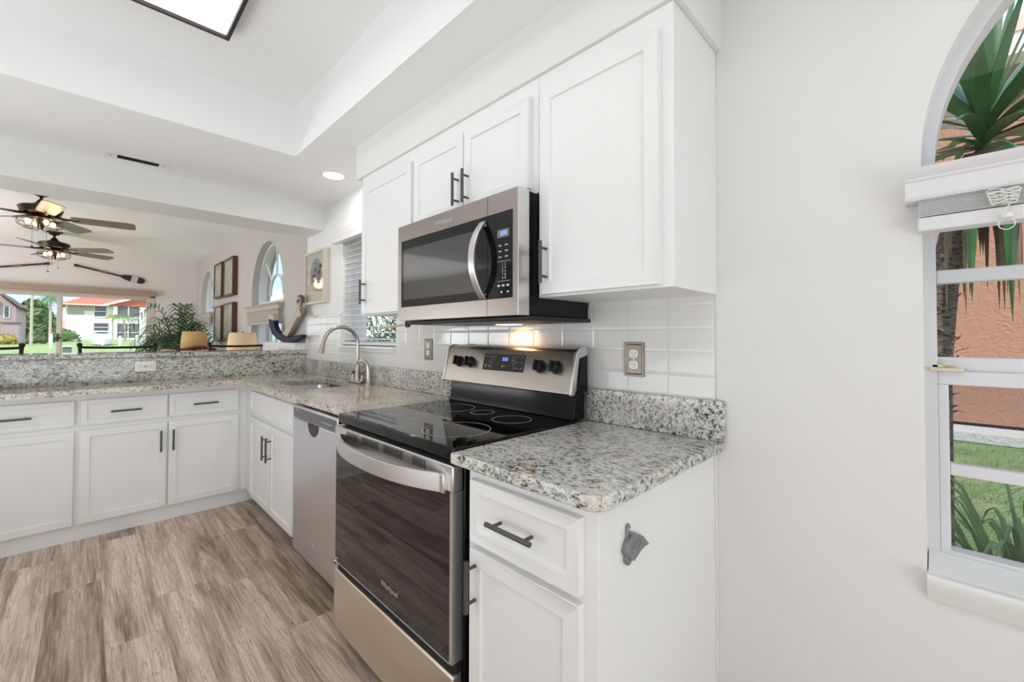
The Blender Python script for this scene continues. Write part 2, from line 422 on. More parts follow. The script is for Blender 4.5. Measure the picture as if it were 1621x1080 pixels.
def text(name, body, size, loc, right, up, mat, parent, extrude=.0004, align='CENTER', spacing=1):
    cu = bpy.data.curves.new(name, 'FONT'); cu.body = body; cu.size = size; cu.extrude = extrude
    cu.align_x = align; cu.align_y = 'CENTER'; cu.space_character = spacing
    tmp = bpy.data.objects.new('tmp', cu); me = bpy.data.meshes.new_from_object(tmp); bpy.data.objects.remove(tmp); bpy.data.curves.remove(cu)
    me.name = name; me.materials.clear(); me.materials.append(M[mat]); o = bpy.data.objects.new(name, me); COL.objects.link(o)
    right, up = Vector(right).normalized(), Vector(up).normalized(); nn = right.cross(up)
    mt = Matrix((right, up, nn)).transposed().to_4x4()
    o.parent = parent; mt.translation = Vector(loc)-wloc(parent); o.matrix_local = mt; return o
def roundpoly(y0, y1, z0, z1, r, n=5):
    pts = []
    for (cy, cz, a0) in ((y1-r, z1-r, 0), (y0+r, z1-r, 90), (y0+r, z0+r, 180), (y1-r, z0+r, 270)):
        for k in range(n+1):
            a = math.radians(a0+90*k/n); pts.append((cy+r*math.cos(a), cz+r*math.sin(a)))
    return pts
def arc(a0, a1, n): return [math.radians(a0+(a1-a0)*k/n) for k in range(n+1)]

def shaker(face, a0, a1, z0, z1, front, depth=.02, stile=.058):
    """door or drawer front with a recessed centre. face 'x': front looks to -x, a = y ; face 'y': looks to -y, a = x"""
    mb = MB()
    if face == 'x': mb.box(front, front+depth, a0, a1, z0, z1); nrm = Vector((-1, 0, 0))
    else: mb.box(a0, a1, front, front+depth, z0, z1); nrm = Vector((0, -1, 0))
    mb.bm.normal_update()
    f = [q for q in mb.bm.faces if q.normal.dot(nrm) > .9] or [q for q in mb.bm.faces if q.normal.dot(nrm) < -.9]
    bmesh.ops.inset_individual(mb.bm, faces=f, thickness=.0012, depth=.0006)
    bmesh.ops.inset_individual(mb.bm, faces=f, thickness=stile, depth=0)
    bmesh.ops.inset_individual(mb.bm, faces=f, thickness=.002, depth=-.008)
    return mb
def pull(parent, p0, p1, out, r=.006, off=.032, ext=.022):
    p0, p1, out = Vector(p0), Vector(p1), Vector(out); d = (p1-p0).normalized()
    mb = MB().cyl(p0+out*off-d*0, p1+out*off, r, 14)
    for q in (p0+d*ext, p1-d*ext): mb.cyl(q+out*.0006, q+out*off, .0045, 10)
    return mb.build('handle', 'handle', parent, bevel=.0008)

# ============================================================ SETTING
# floor
o = MB().box(-5, 0.0, -2.6, 9.45, -.05, 0).build('floor', 'floor'); struct(o)

def wall_x(name, x0, x1, y0, y1, z1, openings, mat, z0=0):
    """wall slab parallel to y with rectangular or round-topped openings (ya, yb, zbottom, zspring, round)"""
    mb = MB(); y = y0
    for (a, b, zb, zs, rnd) in sorted(openings):
        if a > y: mb.box(x0, x1, y, a, z0, z1)
        if zb > z0: mb.box(x0, x1, a, b, z0, zb)
        if rnd:
            r = (b-a)/2; c = (a+b)/2
            pts = [(x0, a, z1), (x0, a, zs)] + [(x0, c-r*math.cos(t), zs+r*math.sin(t)) for t in arc(0, 180, 40)][1:-1] + [(x0, b, zs), (x0, b, z1)]
            mb.prism(pts, (x1-x0, 0, 0))
        else: mb.box(x0, x1, a, b, zs, z1)
        y = b
    if y < y1: mb.box(x0, x1, y, y1, z0, z1)
    return struct(mb.build(name, mat, ang=20))
W1 = (-1.176, .024, .69, 1.64, True)       # arched window by the camera
W2 = (2.39, 3.21, 1.165, 1.96, False)      # kitchen window
W3 = (4.60, 5.76, 1.15, 1.69, True)
W4 = (7.92, 9.00, 1.15, 1.75, True)
wall_x('wall_right', 0, .2, -2.8, 3.95, 2.7, [W1, W2], 'wall')
wall_x('wall_living', 0, .2, 3.95, 9.65, 2.7, [W3, W4], 'wall_living')
# far wall with the glass door
mb = MB().box(-5.2, -3.0, 9.45, 9.65, 0, 2.7).box(-.58, .0, 9.45, 9.65, 0, 2.7).box(-3.0, -.58, 9.45, 9.65, 1.94, 2.7)
struct(mb.build('wall_far', 'wall_far'))
struct(MB().box(-3.4, -3.2, -2.8, 4.0, 0, 2.7).build('wall_left', 'wall'))
struct(MB().box(-5.2, -5.0, 4.0, 9.45, 0, 2.7).build('wall_living_left', 'wall_far'))
struct(MB().box(-5.2, -3.4, 3.9, 4.0, 0, 2.7).build('wall_living_near', 'wall_far'))
struct(MB().box(-3.2, 0, -2.8, -2.6, 0, 2.7).build('wall_back', 'wall'))
# ceiling: low border, raised tray, living room slab
TX0, TX1, TY0, TY1 = -2.55, -.512, -.9, 2.68
mb = MB()
mb.box(TX1, 0, -2.6, 3.58, 2.30, 2.75).box(-3.2, TX1, TY1, 3.58, 2.30, 2.75).box(-3.2, TX1, -2.6, TY0, 2.30, 2.75).box(-3.2, TX0, TY0, TY1, 2.30, 2.75)
mb.box(TX0, TX1, TY0, TY1, 2.59, 2.75)
mb.box(-5, 0, 3.93, 9.45, 2.58, 2.75)
struct(mb.build('ceiling', 'ceiling'))
struct(MB().box(-5, 0, 3.58, 3.93, 2.105, 2.75).build('trim_1', 'wall'))               # dropped beam
struct(MB().box(-.31, 0, .462, 2.305, 2.112, 2.30).build('trim_2', 'wall'))             # soffit over the wall cabinets
struct(MB().box(-3.2, 0, 3.965, 4.085, 0, 1.08).build('wall_bar', 'wall'))              # half wall carrying the bar top
struct(MB().box(-.012, 0, -2.6, .40, 0, .10).build('baseboard_right', 'trimwhite', bevel=.003))

# ------------------------------------------------------------ windows
def arched_window(name, w, panes='half', living=False):
    a, b, zb, zs, _ = w; c = (a+b)/2; r = (b-a)/2
    root = bpy.data.objects.new(name, None); COL.objects.link(root); root.location = (.1, c, zb); struct(root)
    fw = .022
    # outer frame
    def ringpoly(r0, r1, x0, x1, mbx, za=zs):
        P = [(c-r0*math.cos(t), zs+r0*math.sin(t)) for t in arc(0, 180, 40)]
        Q = [(c-r1*math.cos(t), zs+r1*math.sin(t)) for t in arc(0, 180, 40)]
        for k in range(40):
            mbx.prism([(x0, *P[k]), (x0, *P[k+1]), (x0, *Q[k+1]), (x0, *Q[k])], (x1-x0, 0, 0))
    mb = MB(); ringpoly(r, r-fw, .07, .15, mb)
    mb.box(.07, .15, a, a+fw, zb, zs).box(.07, .15, b-fw, b, zb, zs).box(.07, .15, a, b, zb, zb+fw)
    mb.box(.08, .14, a+fw, b-fw, zs-.10, zs-.06)
    mb.build('window_frame', 'vinyl', root)
    mb = MB()
    if living:
        zm = zs-.02
        ringpoly(r*.42, r*.42-.022, .095, .12, mb)
        for t in (45, 90, 135):
            tt = math.radians(t); p0 = (.107, c-r*.42*math.cos(tt), zs+r*.42*math.sin(tt)); p1 = (.107, c-(r-.02)*math.cos(tt), zs+(r-.02)*math.sin(tt))
            mb.cyl(p0, p1, .011, 6)
        mb.box(.09, .125, a+fw, b-fw, zb+.26, zb+.28)
        for yy in (a+(b-a)/3, a+2*(b-a)/3, c): mb.box(.095, .12, yy-.01, yy+.01, zb+fw, zs-.1)
        mb.build('muntin', 'vinyl', root)
    return root
# window beside the camera, upper fixed lites and lower sash
r1 = arched_window('window_1', W1)
a, b, zb, zs, _ = W1
mb = MB().box(.10, .13, a+.02, b-.022, 1.361, 1.393)
mb.build('muntin', 'vinyl', r1, bevel=.003)
mb = MB().box(.095, .14, a+.02, b-.02, 1.148, 1.182)
mb.build('meeting_rail', 'vinyl', r1, bevel=.003)
mb = MB()
mb.box(.075, .11, a+.022, b-.022, 1.118, 1.150).box(.075, .11, b-.04, b-.022, .725, 1.118).box(.075, .11, a+.022, a+.04, .725, 1.118)
mb.box(.072, .112, a+.022, b-.022, .710, .730).box(.08, .105, a+.04, b-.04, .905, .933)
mb.build('lower_sash', 'vinyl', r1, bevel=.002)
mb = MB().box(.07, .095, b-.035, b-.012, 1.158, 1.166).box(.062, .085, b-.065, b-.008, 1.150, 1.158).box(.066, .080, b-.05, b-.03, 1.164, 1.172)
mb.build('sash_lock', 'ivory', r1, bevel=.0015)
c = (a+b)/2; r = (b-a)/2
mb = MB().prism([(.112, c-(r-.02)*math.cos(t), zs+(r-.02)*math.sin(t)) for t in arc(0, 180, 40)]+[(.112, b-.02, 1.18), (.112, a+.02, 1.18)], (.004, 0, 0))
mb.box(.09, .094, a+.04, b-.04, .73, 1.118)
mb.build('pane', 'glass', r1)
MB().box(.128, .1285, a+.03, b-.03, .715, 1.148).build('insect_screen', 'screen', r1)
# sill: stool and rounded apron
mb = MB().prism([(-.004, a-.0, .69), (.07, a-.0, .69), (.07, a-.0, .722), (-.004, a-.0, .700)], (0, b-a-.002, 0))
mb.prism([(0, a-.03, .640), (-.010, a-.03, .640), (-.016, a-.03, .652), (-.022, a-.03, .668), (-.030, a-.03, .682), (-.030, a-.03, .692), (-.024, a-.03, .698), (0, a-.03, .698)], (0, b-a+.030, 0))
mb.build('sill', 'trimwhite', r1)

r3 = arched_window('window_3', W3, living=True)
r4 = arched_window('window_4', W4, living=True)
for rr, W in ((r3, W3), (r4, W4)):
    a, b, zb, zs, _ = W; c = (a+b)/2; r = (b-a)/2
    MB().prism([(.112, c-(r-.02)*math.cos(t), zs+(r-.02)*math.sin(t)) for t in arc(0, 180, 40)]+[(.112, b-.02, zb+.02), (.112, a+.02, zb+.02)], (.004, 0, 0)).build('pane', 'glass', rr)
    MB().box(-.03, .07, a-.03, b+.03, zb-.02, zb+.003).build('sill', 'trimwhite', rr, bevel=.004)
# kitchen window
a, b, zb, zt, _ = W2
r2 = bpy.data.objects.new('window_2', None); COL.objects.link(r2); r2.location = (.1, (a+b)/2, zb); struct(r2)
mb = MB().box(.09, .15, a, a+.03, zb, zt).box(.09, .15, b-.03, b, zb, zt).box(.09, .15, a, b, zb, zb+.03).box(.09, .15, a, b, zt-.03, zt).box(.095, .14, a, b, (zb+zt)/2-.015, (zb+zt)/2+.015)
mb.build('window_frame', 'vinyl', r2)
MB().box(.112, .116, a+.02, b-.02, zb+.02, zt-.02).build('pane', 'glass', r2)
MB().box(.0, .09, b-.006, b-.0005, zb, zt-.031).box(.0, .09, a+.0005, a+.006, zb, zt-.031).build('jamb_brightener', flat('sun-brightened jamb white', (.9, .9, .9), .5), r2)  # added liner in brighter white, standing in for sunlight on the jamb
mb = MB().box(-.035, .09, a-.0, b+.0, zb-.018, zb).box(-.016, -.0075, a+.0, b, 1.125, zb-.018)
mb.build('sill', 'trimwhite', r2, bevel=.004)

# sliding glass door
dr = bpy.data.objects.new('door_1', None); COL.objects.link(dr); dr.location = (-1.8, 9.5, 0); struct(dr)
mb = MB().box(-3.0, -2.95, 9.44, 9.55, 0, 1.94).box(-.63, -.58, 9.44, 9.55, 0, 1.94).box(-3, -.58, 9.44, 9.55, 1.885, 1.94).box(-3, -.58, 9.42, 9.55, 0, .04)
mb.build('door_frame', 'frame_cream', dr)
for i, (xa, xb, yy) in enumerate(((-2.95, -1.66, 9.50), (-1.72, -.63, 9.46))):
    mb = MB().box(xa, xa+.055, yy, yy+.035, .04, 1.885).box(xb-.055, xb, yy, yy+.035, .04, 1.885).box(xa+.055, xb-.055, yy, yy+.035, .04, .13).box(xa+.055, xb-.055, yy, yy+.035, 1.84, 1.885)
    q = mb.build('door_panel', 'frame_cream', dr, bevel=.003)
    MB().box(xa+.055, xb-.055, yy+.014, yy+.018, .13, 1.84).build('pane', 'glass', q)
MB().box(-1.715, -1.70, 9.43, 9.46, 1.15, 1.27).cyl((-1.74, 9.43, 1.20), (-1.66, 9.43, 1.20), .010, 8).build('door_handle', 'blackmatte', dr)
t = empty('door_valance', (-1.8, 9.4, 1.9), 'long tan valance box above the sliding glass door', 'blind')
MB().box(-3.1, -.565, 9.35, 9.449, 1.905, 1.995).build('valance_box', flat('tan valance', (.36, .27, .21), .6), t, bevel=.004)

# ============================================================ CABINETS
def face_cab(name, loc, label, body, fronts, handles, group=None, cat='cabinet', kick=None):
    t = empty(name, loc, label, cat, group)
    mb = MB()
    for bx in body: mb.box(*bx)
    mb.build('body', 'cabinet', t, bevel=.0012)
    if kick: MB().box(*kick).build('toe_kick', 'cabinet', t)
    return t
FX = -.543      # face of the left run doors
FY = 3.64       # face of the far run doors
# far run, left unit (drawer over door, runs out of the picture)
def far_unit(x0, x1, loc, label, cols, drawers=True, name='base_cabinet'):
    t = empty(name, loc, label, 'cabinet', 'white base cabinets under the granite worktops')
    MB().box(x0, x1, FY+.021, 3.955, .095, .881).build('body', 'cabinet', t)
    MB().box(x0, x1 if x1 < -1 else -.4445, FY+.035, FY+.055, 0, .0945).build('toe_kick', 'cabinet', t)
    for (a, b, hs) in cols:
        d = shaker('y', a, b, .692, .842, FY, stile=.038).build('drawer', 'cabinet', t, bevel=.0008)
        cx = (a+b)/2
        pull(d, (cx-.072, FY, .764), (cx+.072, FY, .764), (0, -1, 0))
        d = shaker('y', a, b, .102, .660, FY, stile=.058).build('door', 'cabinet', t, bevel=.0008)
        hx = b-.032 if hs == 'r' else a+.022
        pull(d, (hx, FY, .47), (hx, FY, .608), (0, -1, 0))
    return t
far_unit(-3.19, -1.4072, (-2.3, 3.8, 0), 'white base cabinet at the left edge of the photo, drawer over one wide door', [(-1.90, -1.42, 'r0'), (-2.40, -1.908, 'r'), (-3.17, -2.42, 'l')])
far_unit(-1.4070, -.52, (-.97, 3.8, 0), 'white base cabinet with two drawers over two doors facing the room', [(-1.393, -.987, 'r'), (-.977, -.577, 'l')])
# sink cabinet (faces -x)
t = empty('sink_cabinet', (-.27, 3.0, 0), 'white sink base cabinet in the corner with a blank panel over two doors', 'cabinet', 'white base cabinets under the granite worktops')
mb = MB().box(FX+.021, -.50, 2.50, 3.66, .095, .881).box(-.50, -.012, 2.50, 2.515, .095, .881).box(-.50, -.012, 3.64, 3.66, .095, .881).box(-.50, -.012, 2.515, 3.64, .095, .11)
mb.build('body', 'cabinet', t, bevel=.001)
MB().box(FX+.085, FX+.10, 2.50, 3.66, 0, .096).build('toe_kick', 'darkgap', t)  # toe kick coloured near black for the shade under the cabinet
shaker('x', 2.575, 3.475, .692, .842, FX, stile=.04).build('blank_panel', 'cabinet', t, bevel=.0008)
for a, b, hy in ((3.012, 3.475, 3.045), (2.572, 3.006, 2.972)):
    d = shaker('x', a, b, .102, .660, FX, stile=.058).build('door', 'cabinet', t, bevel=.0008)
for d_, hy in zip([c for c in t.children if c.name.startswith('door')], (3.05, 2.968)):
    pull(d_, (FX, hy, .440), (FX, hy, .592), (-1, 0, 0))
# right base cabinet
RX = -.655
t = empty('base_cabinet', (-.33, .69, 0), 'white base cabinet nearest the camera with one drawer over one door and a plain side', 'cabinet', 'white base cabinets under the granite worktops')
mb = MB().box(-.635, -.012, .485, .893, .10, .881)
mb.build('body', 'cabinet', t, bevel=.0015)
MB().box(-.56, -.012, .49, .893, 0, .10).build('toe_kick', 'cabinet', t)
MB().box(-.011, -.001, .480, .50, 0, .881).build('scribe_strip', 'cabinet', t)
d = shaker('x', .520, .868, .700, .858, RX, stile=.042).build('drawer', 'cabinet', t, bevel=.001)
pull(d, (RX, .625, .781), (RX, .770, .781), (-1, 0, 0))
d = shaker('x', .520, .868, .110, .682, RX, stile=.058).build('door', 'cabinet', t, bevel=.001)
pull(d, (RX, .843, .535), (RX, .843, .665), (-1, 0, 0))
# wall cabinets
UX = -.318
def upper(name, y0, y1, z0, label, doors):
    t = empty(name, (-.15, (y0+y1)/2, z0), label, 'cabinet', 'white wall cabinets under the soffit')
    MB().box(-.298, -.001, y0, y1, z0, 2.111).build('body', 'cabinet', t, bevel=.0012)
    for (a, b, za, zc, hy, h0, h1) in doors:
        d = shaker('x', a, b, za, zc, UX, stile=.056).build('door', 'cabinet', t, bevel=.001)
        pull(d, (UX, hy, h0), (UX, hy, h1), (-1, 0, 0))
    return t
upper('wall_cabinet', .478, .944, 1.36, 'large white wall cabinet with one tall door to the right of the microwave', [(.512, .922, 1.368, 2.045, .893, 1.402, 1.537)])
upper('wall_cabinet', .945, 1.704, 1.716, 'short white wall cabinet with two small doors above the microwave', [(.976, 1.325, 1.735, 2.048, 1.296, 1.752, 1.882), (1.331, 1.692, 1.735, 2.048, 1.358, 1.752, 1.882)])
upper('wall_cabinet', 1.705, 2.25, 1.345, 'white wall cabinet with one door between microwave and kitchen window', [(1.717, 2.213, 1.352, 2.045, 2.165, 1.402, 1.532)])

# ============================================================ WORKTOPS
SX0, SX1, SY0, SY1 = -.445, -.10, 2.68, 3.25
t = empty('granite_countertop', (-.3, 3.0, .882), 'L-shaped speckled granite countertop around the sink and along the far run', 'countertop')
mb = MB()
hole = roundpoly(SX0, SX1, SY0, SY1, .07, 8)
def slab_hole(x0, x1, y0, y1):
    # four corner polygons around the rounded hole
    hx = (SX0+SX1)/2; hy = (SY0+SY1)/2
    q = [p for p in hole]
    def seg(cx, cy, test):
        pts = [p for p in q if test(p)]
        return pts
    for (xa, ya, sx, sy) in ((x1, y1, 1, 1), (x0, y1, -1, 1), (x0, y0, -1, -1), (x1, y0, 1, -1)):
        pts = [p for p in q if (p[0]-hx)*sx > 0 and (p[1]-hy)*sy > 0]
        ang = lambda p: math.atan2(p[1]-hy, p[0]-hx)
        pts.sort(key=lambda p: ang(p) if sy*sx > 0 or True else 0)
        ex = (SX1 if sx > 0 else SX0, hy); ey = (hx, SY1 if sy > 0 else SY0)
        if sx*sy > 0: poly = [ex]+sorted(pts, key=lambda p: abs(p[1]-hy)-abs(p[0]-hx))+[ey]
        else: poly = [ex]+sorted(pts, key=lambda p: abs(p[1]-hy)-abs(p[0]-hx))+[ey]
        poly += [(hx, ya), (xa, ya), (xa, hy)]
        mb.prism([(px, py, .882) for px, py in poly], (0, 0, .032))
slab_hole(-.583, -.001, 1.716, 3.56)
mb.box(-.583, -.001, 3.56, 3.964, .882, .914)
mb.box(-3.2, -.583, 3.56, 3.964, .882, .914)
bmesh.ops.remove_doubles(mb.bm, verts=mb.bm.verts, dist=.0004)
# drop the inner faces where the pieces meet
seen = {}
for f in list(mb.bm.faces):
    k = tuple(sorted(v.index for v in f.verts))
mb.bm.verts.index_update()
for f in list(mb.bm.faces):
    k = tuple(sorted(v.index for v in f.verts))
    seen.setdefault(k, []).append(f)
for k, fs in seen.items():
    if len(fs) > 1:
        bmesh.ops.delete(mb.bm, geom=fs, context='FACES_ONLY')
mb.build('slab', 'granite_left', t)
MB().box(-.022, -.001, 1.716, 3.942, .9145, 1.036).build('side_backsplash', 'granite_up', t, bevel=.002)
MB().box(-3.2, -.001, 3.943, 3.964, .9145, 1.080).build('bar_backsplash', 'granite_bar', t, bevel=.001)
o = MB().box(-3.19, -.001, 3.925, 4.36, 1.0805, 1.112).build('granite_bar_top', 'granite_bar', bevel=.006, seg=3)
tag(o, 'raised granite bar top between kitchen and living room', 'countertop')
t = empty('granite_countertop', (-.33, .7, .882), 'speckled granite countertop nearest the camera with a rounded front corner', 'countertop')
pts = [(-.002, .944), (-.664, .944)]
cx, cy, rr_ = -.664+.045, .462+.045, .045
pts += [(cx-rr_*math.cos(q), cy-rr_*math.sin(q)) for q in arc(0, 90, 8)]
pts += [(-.002, .462)]
MB().prism([(x, y, .882) for x, y in pts], (0, 0, .032)).build('slab', 'granite', t, bevel=.007, seg=3)
MB().box(-.024, -.001, .454, .944, .9145, 1.037).build('backsplash', 'granite_up', t, bevel=.003)
# tiles
mb = MB().box(-.008, -.0005, .483, 2.39, 1.0365, 1.3435).box(-.008, -.0005, .483, .944, 1.3435, 1.36).box(-.0075, -.0005, 2.39, 3.21, 1.0365, 1.125).box(-.008, -.0005, 3.21, 3.915, 1.0365, 1.385)
o = mb.build('tile_backsplash', 'tile'); tag(o, 'white ceramic tile backsplash on the wall between worktops and wall cabinets', 'tiles')
MB().box(-.014, -.0005, 3.21, 3.93, 1.3855, 1.405).box(-.014, -.0005, 3.915, 3.93, 1.1125, 1.385).build('bullnose_edge', 'tile', None, bevel=.003)
bpy.data.objects['bullnose_edge'].parent = o

# ============================================================ SINK, TAP
t = empty('undermount_sink', (-.27, 2.96, .71), 'stainless undermount sink set in the corner countertop', 'sink')
inner = roundpoly(SX0+.002, SX1-.002, SY0+.002, SY1-.002, .068, 8); mb = MB(); rows = []
for (sh, z) in ((0, .881), (.004, .80), (.010, .74), (.03, .722), (.10, .718)):
    rr = roundpoly(SX0+.002+sh, SX1-.002-sh, SY0+.002+sh, SY1-.002-sh, max(.068-sh*.3, .03), 8)
    rows.append([(x, y, z) for x, y in rr]+[(rr[0][0], rr[0][1], z)])
mb.grid(rows); mb.bm.faces.new([mb.bm.verts.new(p) for p in rows[-1][:-1]])
mb.build('bowl', 'sinksteel', t, solid=-.0015)
MB().cyl((-.27, 2.96, .7185), (-.27, 2.96, .7215), .045, 20).build('drain', 'chrome', t)
t = empty('kitchen_faucet', (-.062, 2.80, .914), 'brushed nickel gooseneck faucet behind the sink with two lever handles', 'faucet')
MB().box(-.088, -.034, 2.725, 2.905, .9145, .932).build('base_plate', 'nickel', t, bevel=.008, seg=3)
pts = [(-.062, 2.80, .932), (-.062, 2.80, .955), (-.062, 2.80, .99), (-.062, 2.80, 1.04), (-.062, 2.80, 1.15)]
for q in arc(0, 165, 14): pts.append((-.062-.115+.115*math.cos(q), 2.80, 1.178+.115*math.sin(q)))
pts += [(pts[-1][0]-.008, 2.80, pts[-1][2]-.03)]
MB().tube(pts, [.024, .022, .016, .0125, .0125]+[.0125]*15+[.0125], 14).build('spout', 'nickel', t)
e = Vector(pts[-1]); MB().tube([e, e+Vector((-.004, 0, -.012)), e+Vector((-.012, 0, -.055))], [.013, .015, .021], 14).build('spray_head', 'nickel', t)
for yy, sg in ((2.875, 1), (2.74, -1)):
    q = MB().tube([(-.058, yy, .932), (-.058, yy, .95), (-.058, yy, .975), (-.058, yy, .99)], [.018, .011, .010, .014], 12)
    q.tube([(-.058, yy, .99), (-.058, yy+sg*.02, .998), (-.06, yy+sg*.05, .998)], [.008, .006, .004], 10)
    q.build('lever_handle', 'nickel', t)
t = empty('side_sprayer', (-.06, 2.645, .914), 'curved brushed nickel soap dispenser to the right of the faucet', 'soap dispenser')
MB().tube([(-.06, 2.645, .9145), (-.06, 2.645, .925), (-.06, 2.645, .93), (-.06, 2.645, 1.0), (-.062, 2.647, 1.035), (-.075, 2.655, 1.06), (-.10, 2.668, 1.072), (-.125, 2.680, 1.062), (-.13, 2.683, 1.048)],
          [.027, .027, .018, .017, .016, .0145, .012, .010, .009], 14).build('body', 'nickel', t)

# ============================================================ DISHWASHER
t = empty('dishwasher', (-.3, 2.18, 0), 'stainless steel dishwasher between sink cabinet and range', 'dishwasher')
DX = -.573
MB().box(-.535, -.05, 1.882, 2.468, .10, .868).build('body', 'blackmatte', t)
mb = MB().box(DX, -.535, 1.886, 2.466, .098, .793)
mb.build('door', 'steel_dw', t, bevel=.004)
MB().prism([(DX-.004, 1.886, .797), (DX-.004, 1.886, .862), (DX+.004, 1.886, .868), (-.535, 1.886, .868), (-.535, 1.886, .797)], (0, .580, 0)).build('control_panel', 'steel_dw', t, bevel=.003)
cp = MB().prism([(DX-.0045, *p) for p in roundpoly(1.90, 2.452, .802, .852, .008, 3)], (-.001, 0, 0)).build('control_strip', 'dw_panel', t)
mb = MB()
for k in range(6): mb.cyl((DX-.0055, 1.955+k*.022, .824), (DX-.0068, 1.955+k*.022, .824), .005, 10)
mb.build('button', 'glyph', t)
text('logo_lettering', 'Whirlpool', .014, (DX-.0058, 2.39, .842), (0, -1, 0), (0, 0, 1), 'logo', t)
pk = MB().prism([(DX-.0008, 2.186+.072*math.cos(q), .793-.060*math.sin(q)) for q in arc(0, 180, 16)], (.0006, 0, 0)).build('pocket_handle', 'bronze', t)
text('badge', 'Whirlpool', .012, (DX-.001, 2.17, .20), (0, -1, 0), (0, 0, 1), 'chrome', t)
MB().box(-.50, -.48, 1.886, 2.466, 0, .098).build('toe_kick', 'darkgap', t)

# ============================================================ RANGE
t = empty('electric_range', (-.36, 1.33, 0), 'freestanding stainless steel electric range with black glass top and oven window', 'stove')
MB().box(-.625, -.03, .925, 1.712, .03, .884).build('body', 'black', t, bevel=.003)
for x in (-.58, -.08):
    for y in (.99, 1.65): MB().cyl((x, y, 0), (x, y, .0295), .018, 10).build('foot', 'blackmatte', t)
mb = MB().box(-.648, -.085, .947, 1.711, .886, .921); mb.build('cooktop', 'blackglass', t, bevel=.005, seg=3)
for (x, y, r) in ((-.24, 1.13, .075), (-.24, 1.50, .10), (-.49, 1.14, .115), (-.49, 1.52, .075), (-.22, 1.32, .05)):
    mb = MB(); n_ = 48
    for k in range(n_):
        a0, a1 = 2*PI*k/n_, 2*PI*(k+1)/n_
        mb.prism([(x+r*math.cos(a0), y+r*math.sin(a0), .9212), (x+r*math.cos(a1), y+r*math.sin(a1), .9212), (x+(r-.0022)*math.cos(a1), y+(r-.0022)*math.sin(a1), .9212), (x+(r-.0022)*math.cos(a0), y+(r-.0022)*math.sin(a0), .9212)], (0, 0, .0003))
    mb.build('burner_ring', 'glyph', t)
# riser and control panel
mb = MB().prism([(-.105, .950, .9215), (-.03, .950, .9215), (-.03, .950, 1.03), (-.088, .950, 1.03), (-.094, .950, .955)], (0, .757, 0))
mb.build('riser', 'black', t, bevel=.004, seg=3)
MB().prism([(-.086, .948, 1.025), (-.03, .948, 1.025), (-.03, .948, 1.165), (-.07, .948, 1.165)], (0, -.012, 0)).build('side_cheek', 'black', t)
prof = [(-.138, 1.022), (-.134, 1.018), (-.075, 1.030), (-.045, 1.10), (-.035, 1.172), (-.040, 1.182), (-.055, 1.189), (-.075, 1.188), (-.092, 1.181), (-.100, 1.170)]
MB().prism([(x, .942, z) for x, z in prof], (0, .762, 0)).build('control_panel', 'steel', t, bevel=.003, seg=3)
capp = [(-.142, 1.020), (-.134, 1.014), (-.115, 1.018), (-.088, 1.150), (-.04, 1.160), (-.030, 1.172), (-.040, 1.187), (-.055, 1.194), (-.078, 1.193), (-.096, 1.184), (-.106, 1.170)]
for ya in (.930, 1.7045): MB().prism([(x, ya, z) for x, z in capp], (0, .0115, 0)).build('end_cap', 'steel_light', t, bevel=.003, seg=3)
pn = Vector((-(1.170-1.022), 0, .038)).normalized(); pu = Vector((.038, 0, 1.170-1.022)).normalized()   # panel normal / up
def onp(y, z): return Vector((-.138+(z-1.022)*(.038/.148), y, z))
for y in (1.605, 1.523, 1.098, 1.018):
    p = onp(y, 1.114); kn = MB().cyl(p+pn*.0005, p+pn*.006, .026, 24).cyl(p+pn*.006, p+pn*.030, .020, 24, .018)
    kn.build('knob', 'blackmatte', t, bevel=.0015)
    k2 = t.children[-1]
    s_ = Vector((0, 1, 0)); q0 = p+pn*.018
    gp = MB().prism([q0-s_*.006-pu*.021, q0+s_*.006-pu*.021, q0+s_*.006+pu*.021, q0-s_*.006+pu*.021], pn*.022).build('knob_grip', 'black', t, bevel=.003)
    mk = MB()
    for q in range(9):
        a_ = math.radians(-60+q*37.5); c_ = p+(s_*math.sin(a_)+pu*math.cos(a_))*.034+pn*.0004
        mk.cyl(c_, c_+pn*.0004, .0013, 6)
    mk.build('dial_mark', 'blackmatte', t)
c1 = [onp(1.435, 1.155), onp(1.185, 1.155), onp(1.185, 1.085), onp(1.435, 1.085)]
MB().prism([p+pn*.0002 for p in c1], pn*.0012).build('display_panel', 'blackmatte', t)
text('clock_digits', '2:53', .020, onp(1.300, 1.134)+pn*.002, (0, -1, 0), pu, 'blue_led', t)
mk = MB(); rnd = random.Random(3)
for (y, z, wd) in ((1.415, 1.143, .008), (1.392, 1.143, .007), (1.392, 1.120, .006), (1.365, 1.143, .006), (1.418, 1.105, .014), (1.396, 1.105, .012), (1.418, 1.098, .010), (1.390, 1.098, .008),
                   (1.253, 1.145, .005), (1.253, 1.132, .012), (1.253, 1.121, .005), (1.228, 1.146, .008), (1.200, 1.146, .007), (1.228, 1.124, .007), (1.200, 1.124, .007), (1.228, 1.100, .009), (1.200, 1.100, .009)):
    p = onp(y, z)+pn*.0015; mk.prism([p-Vector((0, wd/2, 0))-pu*.0012, p+Vector((0, wd/2, 0))-pu*.0012, p+Vector((0, wd/2, 0))+pu*.0012, p-Vector((0, wd/2, 0))+pu*.0012], pn*.0003)
for y in (1.378, 1.243):
    p = onp(y, 1.12)+pn*.0015; mk.prism([p-Vector((0, .0004, 0))-pu*.030, p+Vector((0, .0004, 0))-pu*.030, p+Vector((0, .0004, 0))+pu*.030, p-Vector((0, .0004, 0))+pu*.030], pn*.0003)
mk.build('printed_keypad', 'glyph', t)
